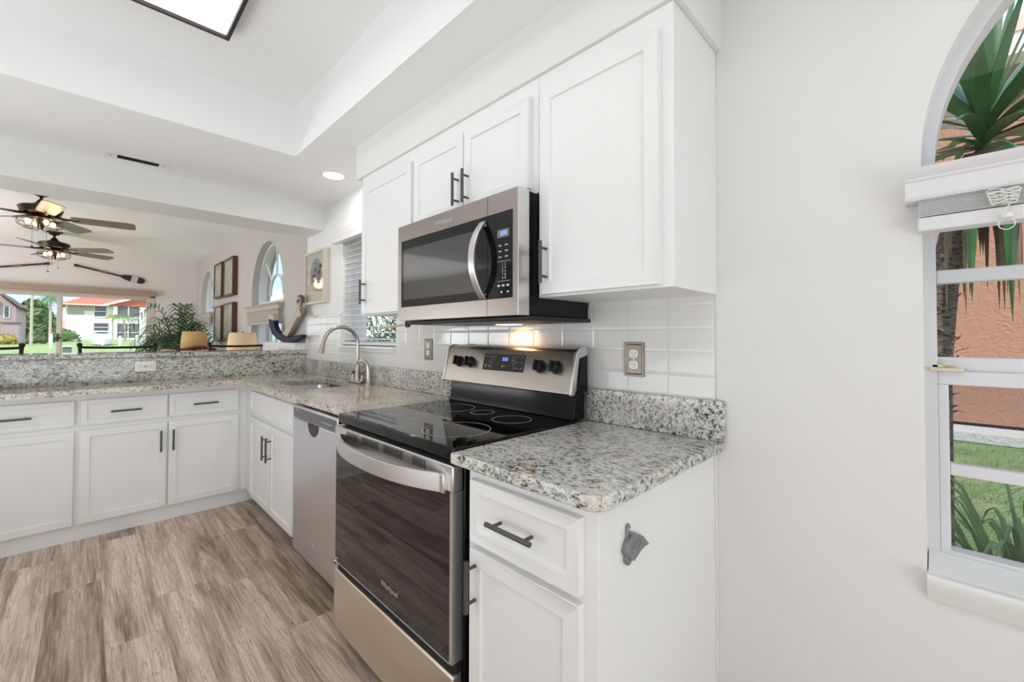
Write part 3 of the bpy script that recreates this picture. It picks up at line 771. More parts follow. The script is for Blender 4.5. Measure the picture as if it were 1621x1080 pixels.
text('key_lettering', 'O  I', .013, onp(1.305, 1.105)+pn*.002, (0, -1, 0), pu, 'glyph', t)
# oven door: steel top rail, glass, trims
dx = -.662
dt = MB().box(dx, -.626, .932, 1.708, .805, .876).build('door_rail', 'steel_light', t, bevel=.003)
MB().box(dx+.004, -.626, .945, 1.706, .345, .804).build('oven_glass', 'ovenglass', t, bevel=.002)
MB().box(dx, -.626, .932, .9445, .345, .8045).build('door_edge', 'steel_light', t)
MB().box(dx+.001, -.626, .945, 1.706, .340, .3448).build('door_bottom_trim', 'steel_light', t)
for g0, n_ in ((1.60, 9), (1.47, 12), (1.31, 12), (1.13, 7)):
    mk = MB()
    for k in range(n_): mk.box(dx-.0006, dx+.0004, g0-k*.0105-.002, g0-k*.0105+.002, .842, .868)
    mk.build('vent_grille', 'darkgap', t)
hp = []
for k in range(25):
    s_ = -1+2*k/24; hp.append((dx-.012-.062*(1-abs(s_)**2.4), 1.318+s_*.345))
mb = MB(); rows = []
for i, (x, y) in enumerate(hp):
    rows.append([(x, y, .800), (x, y, .850), (x+.014, y, .850), (x+.014, y, .800), (x, y, .800)])
mb.grid(rows); bmesh.ops.remove_doubles(mb.bm, verts=mb.bm.verts, dist=.0001)
mb.bm.faces.new([mb.bm.verts.new(p) for p in rows[0][:-1]]); mb.bm.faces.new([mb.bm.verts.new(p) for p in rows[-1][:-1]])
mb.box(dx-.013, dx+.001, .958, .980, .800, .850).box(dx-.013, dx+.001, 1.656, 1.678, .800, .850)
bmesh.ops.remove_doubles(mb.bm, verts=mb.bm.verts, dist=.0001)
mb.build('oven_handle', 'steel_light', t, bevel=.002)
text('logo_lettering', 'Whirlpool', .026, (dx+.0032, 1.275, .405), (0, -1, 0), (0, 0, 1), 'logo', t)
MB().box(dx, -.626, .932, 1.708, .085, .312).build('storage_drawer', 'steel_drawer', t, bevel=.006, seg=3)
MB().box(-.645, -.626, .935, 1.706, .312, .340).build('drawer_gap', 'darkgap', t)
MB().cyl((dx-.004, 1.712, .335), (dx+.004, 1.712, .335), .014, 18).build('hinge_reflector', 'chrome', t)

# ============================================================ MICROWAVE
t = empty('microwave', (-.2, 1.31, 1.30), 'stainless over-the-range microwave hanging under the short wall cabinet', 'microwave')
MB().box(-.352, -.009, .947, 1.684, 1.300, 1.712).build('body', 'black', t, bevel=.003)
MB().box(-.35, -.009, .935, 1.69, 1.284, 1.299).build('underside', 'blackmatte', t, bevel=.003)
mx = -.400
def frame_piece(y0, y1, iy0, iy1, name):
    mb = MB(); z0, z1, a, b = 1.300, 1.712, 1.357, 1.645
    mb.box(mx, -.353, y0, y1, b, z1).box(mx, -.353, y0, y1, z0, a)
    if iy0 > y0: mb.box(mx, -.353, y0, iy0, a, b)
    if iy1 < y1: mb.box(mx, -.353, iy1, y1, a, b)
    bmesh.ops.remove_doubles(mb.bm, verts=mb.bm.verts, dist=.00005)
    mb.build(name, 'steel_mw', t)
    MB().box(mx+.0015, -.353, iy0, iy1, a, b).build(name.replace('frame', 'glass'), 'blackglass', t)
frame_piece(1.091, 1.684, 1.091, 1.656, 'door_frame')
frame_piece(.945, 1.089, .966, 1.089, 'control_frame')
MB().box(mx, -.351, .9395, .9445, 1.300, 1.712).build('side_trim', 'steel_light', t)
MB().prism([(mx+.0012, *p) for p in roundpoly(1.150, 1.640, 1.388, 1.606, .012, 4)], (-.0004, 0, 0)).build('door_window', 'mw_screen', t)
hp = []
for k in range(25):
    s_ = -1+2*k/24; hp.append((mx-.006-.052*(1-abs(s_)**2.2), 1.494+s_*.134))
mb = MB(); rows = [[(x, 1.095, z), (x, 1.125, z), (x+.012, 1.125, z), (x+.012, 1.095, z), (x, 1.095, z)] for x, z in hp]
mb.grid(rows); bmesh.ops.remove_doubles(mb.bm, verts=mb.bm.verts, dist=.0001)
mb.box(mx-.006, mx+.001, 1.095, 1.125, 1.360, 1.378).box(mx-.006, mx+.001, 1.095, 1.125, 1.610, 1.628)
mb.build('door_handle', 'steel_light', t, bevel=.002)
text('logo_lettering', 'Whirlpool', .026, (mx-.0004, 1.345, 1.676), (0, -1, 0), (0, 0, 1), 'logo', t)
MB().box(mx+.0009, mx+.0015, .985, 1.040, 1.560, 1.586).build('display_window', 'lcd', t)
text('clock_digits', '2:53', .018, (mx+.0006, 1.010, 1.573), (0, -1, 0), (0, 0, 1), 'blue_led', t)
mk = MB()
for (yy, zz) in [(y, z) for y in (1.028, .997) for z in (1.533, 1.514, 1.495)]: mk.box(mx+.0009, mx+.0015, yy-.007, yy+.007, zz-.0018, zz+.0018)
for (zz) in (1.480, 1.414): mk.box(mx+.0009, mx+.0015, .978, 1.040, zz-.0006, zz+.0006)
for (yy, zz) in [(y, z) for y in (1.020, .990) for z in (1.378,)]: mk.box(mx+.0009, mx+.0015, yy-.004, yy+.004, zz-.003, zz+.003)
for yy in (1.034, 1.012, .990): mk.box(mx+.0009, mx+.0015, yy-.006, yy+.006, 1.396, 1.403)
mk.build('printed_keypad', 'glyph', t)
text('keypad_lettering', '1  2\n3  4\n5  6\n7  8\n9  0', .0115, (mx+.0006, 1.008, 1.447), (0, -1, 0), (0, 0, 1), 'glyph', t)
MB().box(-.33, -.06, 1.10, 1.55, 1.2825, 1.2838).build('grease_filter', 'castiron', t)
MB().box(-.13, -.07, 1.24, 1.34, 1.2805, 1.2824).build('lamp_lens', flat('warm task lens', (1, .8, .6), .4, Emission_Color=(1, .62, .3, 1), Emission_Strength=6), t)
mb = MB()
for k in range(4): mb.box(-.30, -.05, .9462, .9468, 1.335+k*.006, 1.337+k*.006)
mb.build('side_vent', 'blackmatte', t)
lamp('microwave_task_lamp', 'SPOT', (-.085, 1.29, 1.278), 1.5, (1, .55, .22), (.35, 0, -1), size=.015, spot=math.radians(150))

# ============================================================ WALL PLATES
def outlet(y, z, label, cat='outlet', x=-.008, w=.076, h=.119):
    t = empty('wall_outlet', (x, y, z-h/2), label, cat)
    mb = MB().prism([(x-.0002, y-w/2, z-h/2), (x-.0002, y+w/2, z-h/2), (x-.0002, y+w/2, z+h/2), (x-.0002, y-w/2, z+h/2)], (-.006, 0, 0))
    mb.bm.normal_update(); f = [q for q in mb.bm.faces if q.calc_center_median().x < x-.006]
    bmesh.ops.inset_individual(mb.bm, faces=f, thickness=.011, depth=0); bmesh.ops.inset_individual(mb.bm, faces=f, thickness=.002, depth=-.0025)
    mb.build('cover_plate', 'nickel_plate', t, bevel=.002)
    for dz in (.0195, -.0195):
        q = MB().prism([(x-.0035, *p) for p in roundpoly(y-.017, y+.017, z+dz-.0145, z+dz+.0145, .010, 5)], (-.003, 0, 0)).build('receptacle', 'outlet', t)
        MB().box(x-.0067, x-.0063, y+.005, y+.0065, z+dz-.001, z+dz+.007).box(x-.0067, x-.0063, y-.0065, y-.005, z+dz-.001, z+dz+.006).cyl((x-.0063, y, z+dz-.007), (x-.0067, y, z+dz-.007), .002, 8).build('slots', 'darkgap', q)
    MB().cyl((x-.003, y, z), (x-.005, y, z), .003, 10).build('screw', 'nickel', t)
outlet(.753, 1.152, 'nickel-plated double outlet on the tiles right of the range')
outlet(2.025, 1.160, 'nickel-plated double outlet on the tiles left of the range below the wall cabinet')
t = empty('ground_fault_outlet', (-1.08, 3.943, 1.0), 'white rectangular outlet with silver plate in the granite bar splash', 'outlet')
MB().box(-1.138, -1.022, 3.936, 3.9428, .982, 1.054).build('cover_plate', flat('silver plate', (.62, .60, .56), .35, .6), t, bevel=.002)
MB().box(-1.122, -1.038, 3.933, 3.936, .996, 1.040).build('receptacle', 'outlet', t, bevel=.001)
mk = MB().box(-1.088, -1.083, 3.9322, 3.933, 1.012, 1.024).box(-1.077, -1.072, 3.9322, 3.933, 1.012, 1.024)
mk.build('test_buttons', flat('dark red buttons', (.12, .02, .02), .5), t)
mk = MB()
for x in (-1.112, -1.102, -1.056, -1.047): mk.box(x-.001, x+.001, 3.9324, 3.933, 1.010, 1.017).box(x-.001, x+.001, 3.9324, 3.933, 1.021, 1.027)
mk.build('slots', 'darkgap', t)

# bottle opener on the cabinet side
t = empty('bottle_opener', (-.51, .484, .75), 'grey cast metal wall bottle opener screwed to the cabinet side', 'bottle opener')
oy = .4848
def opl(pts, th, nm):
    return MB().prism([(x, oy, z) for x, z in pts], (0, -th, 0)).build(nm, 'castiron', t, bevel=.0015)
opl([(-.5345, .795), (-.5345, .816), (-.531, .822), (-.524, .822), (-.520, .816), (-.520, .797), (-.521, .770), (-.535, .770)], .006, 'mounting_tab')
opl([(-.552, .772), (-.543, .788), (-.528, .798), (-.510, .799), (-.490, .790), (-.468, .774), (-.450, .756), (-.468, .758), (-.488, .755), (-.504, .748), (-.518, .742), (-.532, .750), (-.546, .761)], .014, 'opener_hood')
opl([(-.544, .752), (-.541, .742), (-.534, .735), (-.525, .735), (-.517, .742), (-.513, .752), (-.52, .762), (-.538, .764)], .008, 'lower_lip')
text('raised_lettering', 'OPEN', .020, (-.503, oy-.0143, .773), (1, 0, .12), (-.12, 0, 1), 'castiron_light', t, extrude=.0012)
MB().cyl((-.527, oy-.006, .812), (-.527, oy-.0075, .812), .0035, 10).build('screw', 'chrome', t)

# paper towel bar under the cabinet
t = empty('towel_bar', (-.2, 1.95, 1.29), 'slim brass-toned paper towel bar hanging under the wall cabinet', 'towel holder')
MB().cyl((-.2, 1.945, 1.293), (-.2, 2.24, 1.277), .0065, 12).build('rod', 'brass', t)
MB().cyl((-.2, 1.943, 1.294), (-.2, 1.930, 1.294), .018, 20).build('end_disc', 'chrome', t)
MB().box(-.204, -.196, 1.928, 1.943, 1.294, 1.3445).build('bracket', 'chrome', t)

# ============================================================ BLINDS
t = empty('window_blind', (-.01, 2.8, 1.19), 'white slatted blind lowered over the kitchen window beside the wall cabinets', 'blind')
mb = MB().prism([(-.001, 2.372, 1.945), (-.050, 2.372, 1.945), (-.050, 2.372, 1.968), (-.060, 2.372, 1.985), (-.060, 2.372, 2.005), (-.066, 2.372, 2.02), (-.001, 2.372, 2.02)], (0, .93, 0))
mb.build('valance', 'blind', t)
for k in range(17):
    z = 1.212+k*.0440
    mb = MB().prism([(.012, 2.397, z-.002), (.035, 2.397, z+.0015), (.059, 2.397, z+.0), (.059, 2.397, z+.0036), (.035, 2.397, z+.0051), (.012, 2.397, z+.0026)], (0, .803, 0)); mb.build('slat', 'blind', t)
MB().box(.010, .060, 2.399, 3.200, 1.170, 1.190).build('bottom_rail', 'blind', t, bevel=.003)
mb = MB()
for y in (2.50, 2.80, 3.10): mb.box(.009, .0105, y-.0015, y+.0015, 1.19, 1.945).box(.0598, .0612, y-.0015, y+.0015, 1.19, 1.945)
mb.build('ladder_cord', 'cord', t)

def raised_blind(y0, y1, ztop, zbot, label, mat, x=0., zr=.033):
    t = empty('raised_blind', (x-.03, (y0+y1)/2, zbot), label, 'blind')
    hh = .07; z0 = ztop-hh
    pr = [(x-.001, z0), (x-.052, z0), (x-.055, z0+.004), (x-.050, z0+.010), (x-.050, z0+.042), (x-.054, z0+.046), (x-.054, z0+.050), (x-.066, z0+.062), (x-.068, z0+.070), (x-.001, z0+.070)]
    MB().prism([(px, y0, pz) for px, pz in pr], (0, y1-y0, 0)).build('valance', mat, t)
    n_ = 11; dz = (z0-(zbot+zr))/n_
    for k in range(n_):
        z = zbot+zr+dz*k; MB().box(x-.046, x-.004, y0+.022, y1-.022, z+.0006, z+dz-.0012).build('slat', mat, t)
    MB().box(x-.047, x-.003, y0+.020, y1-.020, zbot, zbot+zr-.002).build('bottom_rail', mat, t, bevel=.003)
    return t
t = raised_blind(-1.20, .050, 1.607, 1.467, 'white blind pulled up to a stack across the arched window at right', 'blind')
pts = []
for k in range(90):
    u = k/89; pts.append((-.056-.006*math.sin(k*.9), -.097+.024*math.cos(k*.62)*(1-.25*u), 1.530-.028*u+.004*math.sin(k*.62*2)))
pts += [(-.058, -.105, 1.498), (-.060, -.098, 1.49), (-.058, -.10, 1.478)]
MB().tube(pts, .0011, 6).build('pull_cord', 'cord', t)
MB().lathe([(.001, 0), (.007, -.001), (.0095, -.006), (.009, -.010), (.002, -.011)], (-.058, -.10, 1.481), 14).build('cord_cleat', 'cord', t)
pts = [(-.058, -.10+.011*math.sin(q), 1.468-.009+.011*math.cos(q)) for q in arc(0, 330, 20)]
MB().tube(pts, .0010, 6).build('cord_loop', 'cord', t)
raised_blind(4.58, 5.80, 1.575, 1.36, 'beige blind pulled up across the nearer living room arched window', 'blind_living')
raised_blind(7.90, 9.02, 1.60, 1.42, 'beige blind pulled up across the farther living room arched window', 'blind_living')

# ============================================================ CEILING FITTINGS
t = empty('ceiling_panel_light', (-1.24, 1.6, 2.5), 'rectangular white ceiling light panel with a thin dark frame in the tray', 'ceiling light')
PX0, PX1, PY0, PY1 = -1.56, -.945, .98, 2.20
mb = MB().box(PX0, PX1, PY0, PY0+.014, 2.535, 2.588).box(PX0, PX1, PY1-.014, PY1, 2.535, 2.588).box(PX0, PX0+.014, PY0+.014, PY1-.014, 2.535, 2.588).box(PX1-.014, PX1, PY0+.014, PY1-.014, 2.535, 2.588)
mb.build('frame', flat('brown metal frame', (.06, .045, .045), .4, .5), t)
MB().box(PX0+.015, PX1-.015, PY0+.015, PY1-.015, 2.548, 2.556).build('diffuser', 'white_emit', t)
lamp('ceiling_panel_glow', 'AREA', ((PX0+PX1)/2, (PY0+PY1)/2, 2.532), .8, (.97, .98, 1), (0, 0, -1), .58, 1.18)
t = empty('ceiling_panel_light', (-1.24, -.4, 2.5), 'added rectangular fill light panel behind the camera, out of view', 'ceiling light')  # unseen panel and lamp added to brighten the kitchen
t.name = 'rear_fill_panel'
MB().box(-1.56, -.945, -.8, .3, 2.548, 2.588).build('diffuser', 'white_emit', t)
lamp('rear_fill_glow', 'AREA', (-1.25, -.25, 2.54), 1, (.97, .98, 1), (0, 0, -1), .58, 1.0)
t = empty('recessed_downlight', (-.232, 2.815, 2.30), 'round recessed downlight near the soffit', 'ceiling light')
MB().lathe([(.078, 2.2995), (.080, 2.297), (.070, 2.294), (.064, 2.2975)], (-.232, 2.815, 0), 32).build('trim_ring', 'trimwhite', t)
MB().cyl((-.232, 2.815, 2.2935), (-.232, 2.815, 2.2965), .062, 32).build('lens', 'can_emit', t)
lamp('downlight_glow', 'AREA', (-.232, 2.815, 2.290), 3, (1, .97, .92), (0, 0, -1), .11)
t = empty('ceiling_vent', (-1.17, 3.42, 2.29), 'white air vent grille with dark slots in the low ceiling', 'vent')
mb = MB().box(-1.315, -1.262, 3.355, 3.475, 2.294, 2.2995).box(-1.072, -1.022, 3.355, 3.475, 2.294, 2.2995).box(-1.262, -1.072, 3.355, 3.385, 2.294, 2.2995).box(-1.262, -1.072, 3.450, 3.475, 2.294, 2.2995)
mb.build('frame', 'trimwhite', t, bevel=.001)
MB().box(-1.262, -1.072, 3.385, 3.450, 2.2985, 2.2995).build('dark_duct', 'darkgap', t)
for k in range(4):
    y = 3.392+k*.0155; MB().prism([(-1.262, y, 2.294), (-1.262, y+.008, 2.298), (-1.262, y+.009, 2.297), (-1.262, y+.001, 2.293)], (.19, 0, 0)).build('louver', flat('dark louver', (.06, .07, .06), .5), t)
MB().cyl((-1.29, 3.415, 2.2935), (-1.29, 3.415, 2.2945), .005, 8).cyl((-1.045, 3.415, 2.2935), (-1.045, 3.415, 2.2945), .005, 8).build('screws', 'darkgap', t)

# ceiling fans
def fan(x, y, rot, label):
    t = empty('ceiling_fan', (x, y, 2.25), label, 'ceiling fan', 'ceiling fans in the living room')
    MB().box(x-.075, x+.075, y-.03, y+.03, 2.562, 2.579).lathe([(.05, 2.562), (.05, 2.545), (.02, 2.53)], (x, y, 0), 20).build('canopy', 'bronze', t)
    MB().cyl((x, y, 2.46), (x, y, 2.56), .012, 12).build('downrod', 'bronze', t)
    MB().lathe([(.02, 2.50), (.035, 2.475), (.06, 2.455), (.135, 2.435), (.15, 2.42), (.135, 2.375), (.10, 2.36), (.06, 2.355)], (x, y, 0), 28).build('motor_housing', 'bronze', t)
    for k in range(5):
        a = rot+k*2*PI/5; d = Vector((math.cos(a), math.sin(a), 0)); s = Vector((-math.sin(a), math.cos(a), 0)); c = Vector((x, y, 2.345))
        tl = Vector((0, 0, .24))
        mbk = MB(); pts = []
        prof = [(.20, .05), (.24, .062), (.60, .072), (.645, .066), (.665, .045)]
        up = [c+d*r+s*h-tl*h for r, h in prof]; dn = [c+d*r-s*h+tl*h for r, h in prof][::-1]
        mbk.prism(up+dn, (0, 0, .006)); mbk.build('blade', 'bladewood', t)
        MB().tube([c+d*.09+Vector((0, 0, .012)), c+d*.15+s*.02, c+d*.26], [.014, .012, .008], 8).build('blade_arm', 'bronze', t)
    MB().lathe([(.05, 2.355), (.085, 2.34), (.09, 2.325), (.03, 2.31), (.02, 2.225), (.012, 2.215)], (x, y, 0), 20).build('light_fitter', 'bronze', t)
    for k in range(4):
        a = rot+.6+k*PI/2; p = Vector((x+.085*math.cos(a), y+.085*math.sin(a), 2.285))
        MB().ball(p, .020, (1, 1, 1.25)).build('bulb', 'bulb', t)
    mb = MB()
    for rz, zz in ((.10, 2.335), (.150, 2.300), (.150, 2.265), (.11, 2.235)):
        mb.tube([(x+rz*math.cos(q), y+rz*math.sin(q), zz) for q in arc(0, 360, 28)], .0022, 5, False)
    for k in range(16):
        q = 2*PI*k/16; mb.tube([(x+rz*math.cos(q), y+rz*math.sin(q), zz) for rz, zz in ((.09, 2.338), (.140, 2.32), (.154, 2.285), (.140, 2.25), (.05, 2.222))], .0015, 4, False)
    mb.build('light_cage', 'bronze', t)
    mb = MB().tube([(x-.05, y-.02, 2.33), (x-.05, y-.02, 2.06)], .0012, 5).ball((x-.05, y-.02, 2.055), .010).tube([(x+.04, y-.03, 2.33), (x+.04, y-.03, 2.12)], .0012, 5).ball((x+.04, y-.03, 2.115), .008)
    mb.build('pull_chain', 'blackmatte', t)
    lamp('fan_bulb_glow', 'POINT', (x, y, 2.20), 3.5, (1, .72, .42), size=.08)
fan(-1.70, 5.90, -.14, 'nearer dark bronze ceiling fan with caged bulbs, larger of the two')
fan(-1.70, 8.05, .60, 'farther dark bronze ceiling fan with caged bulbs, smaller in view')

# ============================================================ PICTURES, OARS
def picture(y0, y1, z0, z1, depth, frame, label, art, fw=.02, x=0., name='framed_picture'):
    t = empty(name, (x, (y0+y1)/2, z0), label, 'picture')
    xf = x-depth
    mb = MB().box(xf, x-.001, y0, y0+fw, z0, z1).box(xf, x-.001, y1-fw, y1, z0, z1).box(xf, x-.001, y0+fw, y1-fw, z0, z0+fw).box(xf, x-.001, y0+fw, y1-fw, z1-fw, z1)
    mb.build('frame', frame, t)
    MB().box(xf+.012, x-.002, y0+fw, y1-fw, z0+fw, z1-fw).build('artwork', art, t)
    MB().box(xf+.004, xf+.006, y0+fw, y1-fw, z0+fw, z1-fw).build('glazing', 'glass', t)
    return t, xf+.012
t, ax = picture(3.455, 3.885, 1.503, 1.945, .045, 'frame_cream', 'cream-framed picture of palm trees under a grey arch beside the kitchen window', 'art_paper')
ax -= .0006
cy, cz = 3.655, 1.70
MB().prism([(ax, cy+.115*math.cos(q), 1.77+.115*math.sin(q)) for q in arc(0, 180, 20)]+[(ax, cy-.115, 1.66), (ax, cy+.115, 1.66)], (.0003, 0, 0)).build('printed_arch', 'art_grey', t)
mb = MB(); rnd = random.Random(5)
for (py, pz, sz) in ((3.665, 1.80, .040), (3.70, 1.735, .05), (3.555, 1.81, .045), (3.635, 1.68, .035), (3.585, 1.765, .03)):
    for k in range(9):
        a = 2*PI*k/9+rnd.random()*.4; e = (py+sz*math.cos(a), pz+sz*.8*math.sin(a)-.008); sd = (-.006*math.sin(a), .006*math.cos(a))
        mb.prism([(ax-.0003, py+sd[0], pz+sd[1]), (ax-.0003, e[0], e[1]), (ax-.0003, py-sd[0], pz-sd[1])], (-.0003, 0, 0))
    mb.box(ax-.0005, ax-.0002, py-.0015, py+.0015, 1.60, pz)
mb.build('printed_palms', 'art_dark', t)
MB().prism([(ax, 3.47, 1.60), (ax, 3.87, 1.63), (ax, 3.87, 1.634), (ax, 3.47, 1.603)], (-.0003, 0, 0)).build('printed_shore', 'art_olive', t)
art2 = N('pale botanical print'); f_ = art2.noise(art2.coord((1, 2, 1)), 5, 3, .5, 2)
art2.set(Base_Color=art2.ramp(f_, [(.38, (.20, .20, .15)), (.5, (.42, .40, .30)), (.62, (.46, .43, .34))]), Roughness=.5)
for (y0, y1, z0, z1, lab) in ((7.10, 7.60, 1.785, 2.29, 'upper left walnut-framed print on the living room wall between the arched windows'),
                              (6.44, 6.98, 1.775, 2.28, 'upper right walnut-framed print on the living room wall between the arched windows'),
                              (7.10, 7.56, 1.165, 1.67, 'lower left walnut-framed print on the living room wall between the arched windows'),
                              (6.44, 6.98, 1.18, 1.68, 'lower right walnut-framed print on the living room wall between the arched windows')):
    t, _ = picture(y0, y1, z0, z1, .06, 'frame_wood', lab, art2.m, .025)
    t['group'] = 'walnut-framed prints'

def oar(p0, p1, label):
    p0, p1 = Vector(p0), Vector(p1); d = (p1-p0).normalized(); u = Vector((-d.z, 0, d.x)); y = p0.y
    t = empty('wall_oar', p0, label, 'oar')
    L = (p1-p0).length
    MB().tube([p0, p0+d*.05, p0+d*.07, p0+d*(L-.28)], [.020, .018, .013, .013], 10).build('shaft', 'blackmatte', t)
    MB().cyl(p0+d*.28, p0+d*.38, .017, 10).build('copper_band', 'copper', t)
    c = [(L-.30, .014), (L-.26, .035), (L-.20, .048), (L-.06, .050), (L-.015, .040), (L, .018)]
    pts = [p0+d*a_+u*b_ for a_, b_ in c]+[p0+d*a_-u*b_ for a_, b_ in c[::-1]]
    MB().prism([q+Vector((0, -.006, 0)) for q in pts], (0, .012, 0)).build('blade', 'blackmatte', t, bevel=.003)
    pts = [p0+d*(L-.17)+u*.051, p0+d*(L-.09)+u*.051, p0+d*(L-.09)-u*.051, p0+d*(L-.17)-u*.051]
    MB().prism([q+Vector((0, -.0075, 0)) for q in pts], (0, .015, 0)).build('painted_band', 'white_band', t)
oar((-1.545, 9.425, 2.335), (-.715, 9.425, 2.150), 'black oar with a pale band slanting down to the right above the glass door')
oar((-1.80, 9.425, 2.325), (-2.66, 9.425, 2.13), 'black oar slanting down to the left behind the ceiling fans')

# ============================================================ ANCHOR ON ITS LEDGE
o = MB().box(-.11, -.001, 3.932, 4.362, 1.1125, 1.174).box(-.11, -.001, 4.362, 4.86, .92, 1.174).build('wall_ledge', 'trimwhite', None, bevel=.002)
tag(o, 'white ledge along the living room wall under the anchor', 'ledge')
t = empty('decorative_anchor', (-.06, 4.3, 1.1745), 'decorative wooden anchor with navy arms leaning on the wall at the end of the bar', 'anchor')
def band(path, name, mat, x=-.045, th=.04):
    mb = MB(); L = [(y+ny, z+nz) for y, z, ny, nz in path]; R = [(y-ny, z-nz) for y, z, ny, nz in path]
    mb.prism([(x, y, z) for y, z in L+R[::-1]], (-th, 0, 0)); return mb.build(name, mat, t, bevel=.003)
band([(4.345, 1.236, .068, .014), (3.905, 1.500, .042, .013), (3.885, 1.53, .03, .009)], 'shank', 'driftwood', -.035, .03)
P = [(4.685, 1.40, .085, .010), (4.66, 1.335, .078, -.004), (4.59, 1.275, .060, -.018), (4.46, 1.233, .04, -.025), (4.30, 1.206, .016, -.026), (4.14, 1.200, -.004, -.022), (4.0, 1.210, -.02, -.018), (3.90, 1.226, -.03, -.016), (3.835, 1.243, -.02, -.006)]
band(P, 'arm', 'navy', -.04, .045)
band([(4.69, 1.40, .105, .012), (4.69, 1.448, .085, .006)], 'fluke', 'driftwood', -.038, .05)
MB().tube([(-.07, 3.90+.045*math.cos(q), 1.553+.026*math.sin(q)) for q in arc(0, 360, 20)], .016, 8, False).build('ring', flat('dark grey ring', (.10, .09, .085), .6), t)
mb = MB()
for k in range(11):
    a_ = -1+2*k/10; mb.tube([(-.085, 3.905, 1.52), (-.09, 3.905+.030*a_, 1.46), (-.09, 3.905+.065*a_, 1.395+.008*abs(a_))], [.007, .008, .008], 6)
mb.tube([(-.085+.012*math.sin(q), 3.905+.035*math.cos(q), 1.475) for q in arc(0, 360, 14)], .008, 6, False)
mb.tube([(-.085, 3.905+.045*math.cos(q), 1.530+.034*math.sin(q)) for q in arc(0, 360, 14)], .007, 6, False)
mb.build('rope_tassel', 'rope', t)

# ============================================================ LIVING ROOM FURNITURE
def stool(xc, y, label):
    t = empty('bar_stool', (xc, y, 0), label, 'bar stool', 'bar stools behind the bar')
    hw = .225
    MB().box(xc-.20, xc+.20, y-.36, y-.01, .70, .745).build('seat', 'wood_brown', t, bevel=.015, seg=3)
    for sx in (-1, 1):
        MB().tube([(xc+sx*.20, y, 0), (xc+sx*.20, y, .70), (xc+sx*hw, y+.03, 1.0), (xc+sx*(hw+.008), y+.05, 1.155)], .013, 10).ball((xc+sx*(hw+.008), y+.05, 1.160), .019).build('back_post', 'bronze', t)
        MB().tube([(xc+sx*.19, y-.35, 0), (xc+sx*.19, y-.35, .70)], .013, 10).build('leg', 'bronze', t)
    mb = MB().tube([(xc+hw*s_/6, y+.05+.03*(1-(s_/6)**2), 1.140-.006*(1-(s_/6)**2)) for s_ in range(-6, 7)], .010, 8)
    mb.build('top_rail', 'bronze', t)
    MB().tube([(xc+hw*s_/6, y+.03+.03*(1-(s_/6)**2), 1.03) for s_ in range(-6, 7)], .010, 8).build('lower_rail', 'bronze', t)
    for sx in (-.1, 0, .1): MB().tube([(xc+sx, y+.06, 1.03), (xc+sx*.8, y+.04, .85), (xc+sx, y, .72)], .007, 8).build('spindle', 'bronze', t)
    MB().tube([(xc-.19, y-.35, .25), (xc+.19, y-.35, .25)], .009, 8).tube([(xc-.2, y, .25), (xc+.2, y, .25)], .009, 8).tube([(xc-.2, y, .3), (xc-.19, y-.35, .3)], .009, 8).tube([(xc+.2, y, .3), (xc+.19, y-.35, .3)], .009, 8).build('foot_rail', 'bronze', t)
stool(-.325, 4.82, 'dark metal bar stool in front of the cream lamp shade')
stool(-1.185, 4.82, 'dark metal bar stool behind the bar, middle of the three')
stool(-1.955, 4.82, 'dark metal bar stool behind the bar at the left edge of the photo')

def table_lamp(x, y, ztab, r0, r1, z0, z1, mat, label):
    t = empty('table_lamp', (x, y, ztab), label, 'lamp')
    MB().lathe([(.07, ztab+.001), (.075, ztab+.02), (.03, ztab+.05), (.06, ztab+.14), (.07, ztab+.22), (.03, z0-.04), (.012, z0), (.012, z0+.05)], (x, y, 0), 20).build('base', 'wood_brown', t)
    mb = MB(); n_ = 32; mb.tube([(x, y, z0), (x, y, z1)], [r0, r1], n_, False); mb.build('lamp_shade', mat, t, solid=.003)
    MB().cyl((x, y, z1-.02), (x, y, z1+.012), .008, 8).build('finial', 'bronze', t)
def side_table(x, y, h, w, d, label):
    t = empty('side_table', (x, y, 0), label, 'table')
    MB().box(x-w/2, x+w/2, y-d/2, y+d/2, h-.03, h).build('table_top', 'wood_brown', t, bevel=.006)
    for sx in (-1, 1):
        for sy in (-1, 1): MB().box(x+sx*(w/2-.04)-.02, x+sx*(w/2-.04)+.02, y+sy*(d/2-.04)-.02, y+sy*(d/2-.04)+.02, 0, h-.03).build('leg', 'wood_brown', t)
side_table(-.44, 6.5, .62, .34, .34, 'brown side table under the tan lamp'); side_table(-.19, 5.3, .60, .30, .30, 'brown side table under the cream lamp')
table_lamp(-.44, 6.5, .62, .142, .122, 1.088, 1.292, 'shade_tan', 'table lamp with a tan drum shade in front of the potted palm')
table_lamp(-.19, 5.3, .60, .155, .125, 1.01, 1.272, 'shade_cream', 'table lamp with a larger cream tapered shade near the wall')
t = empty('armchair', (-.9, 6.3, 0), 'beige upholstered armchair whose back shows just above the bar left of the tan lamp', 'armchair')
MB().box(-.76, -.62, 6.15, 6.72, .1, 1.075).build('backrest', 'sofa', t, bevel=.05, seg=4)
MB().box(-1.45, -.76, 6.25, 6.62, .1, .45).build('seat', 'sofa', t, bevel=.04, seg=3)
for y in (6.15, 6.62): MB().box(-1.45, -.76, y, y+.10, .1, .62).build('arm', 'sofa', t, bevel=.03, seg=3)
t = empty('curved_back_chair', (-.46, 5.95, 0), 'brown wooden chair with a curved back rail below the tan lamp', 'chair')
MB().tube([(-.62+.32*k/12, 6.05-.05*math.sin(PI*k/12), 1.07+.035*math.sin(PI*k/12)) for k in range(13)], .020, 8).build('top_rail', 'wood_brown', t)
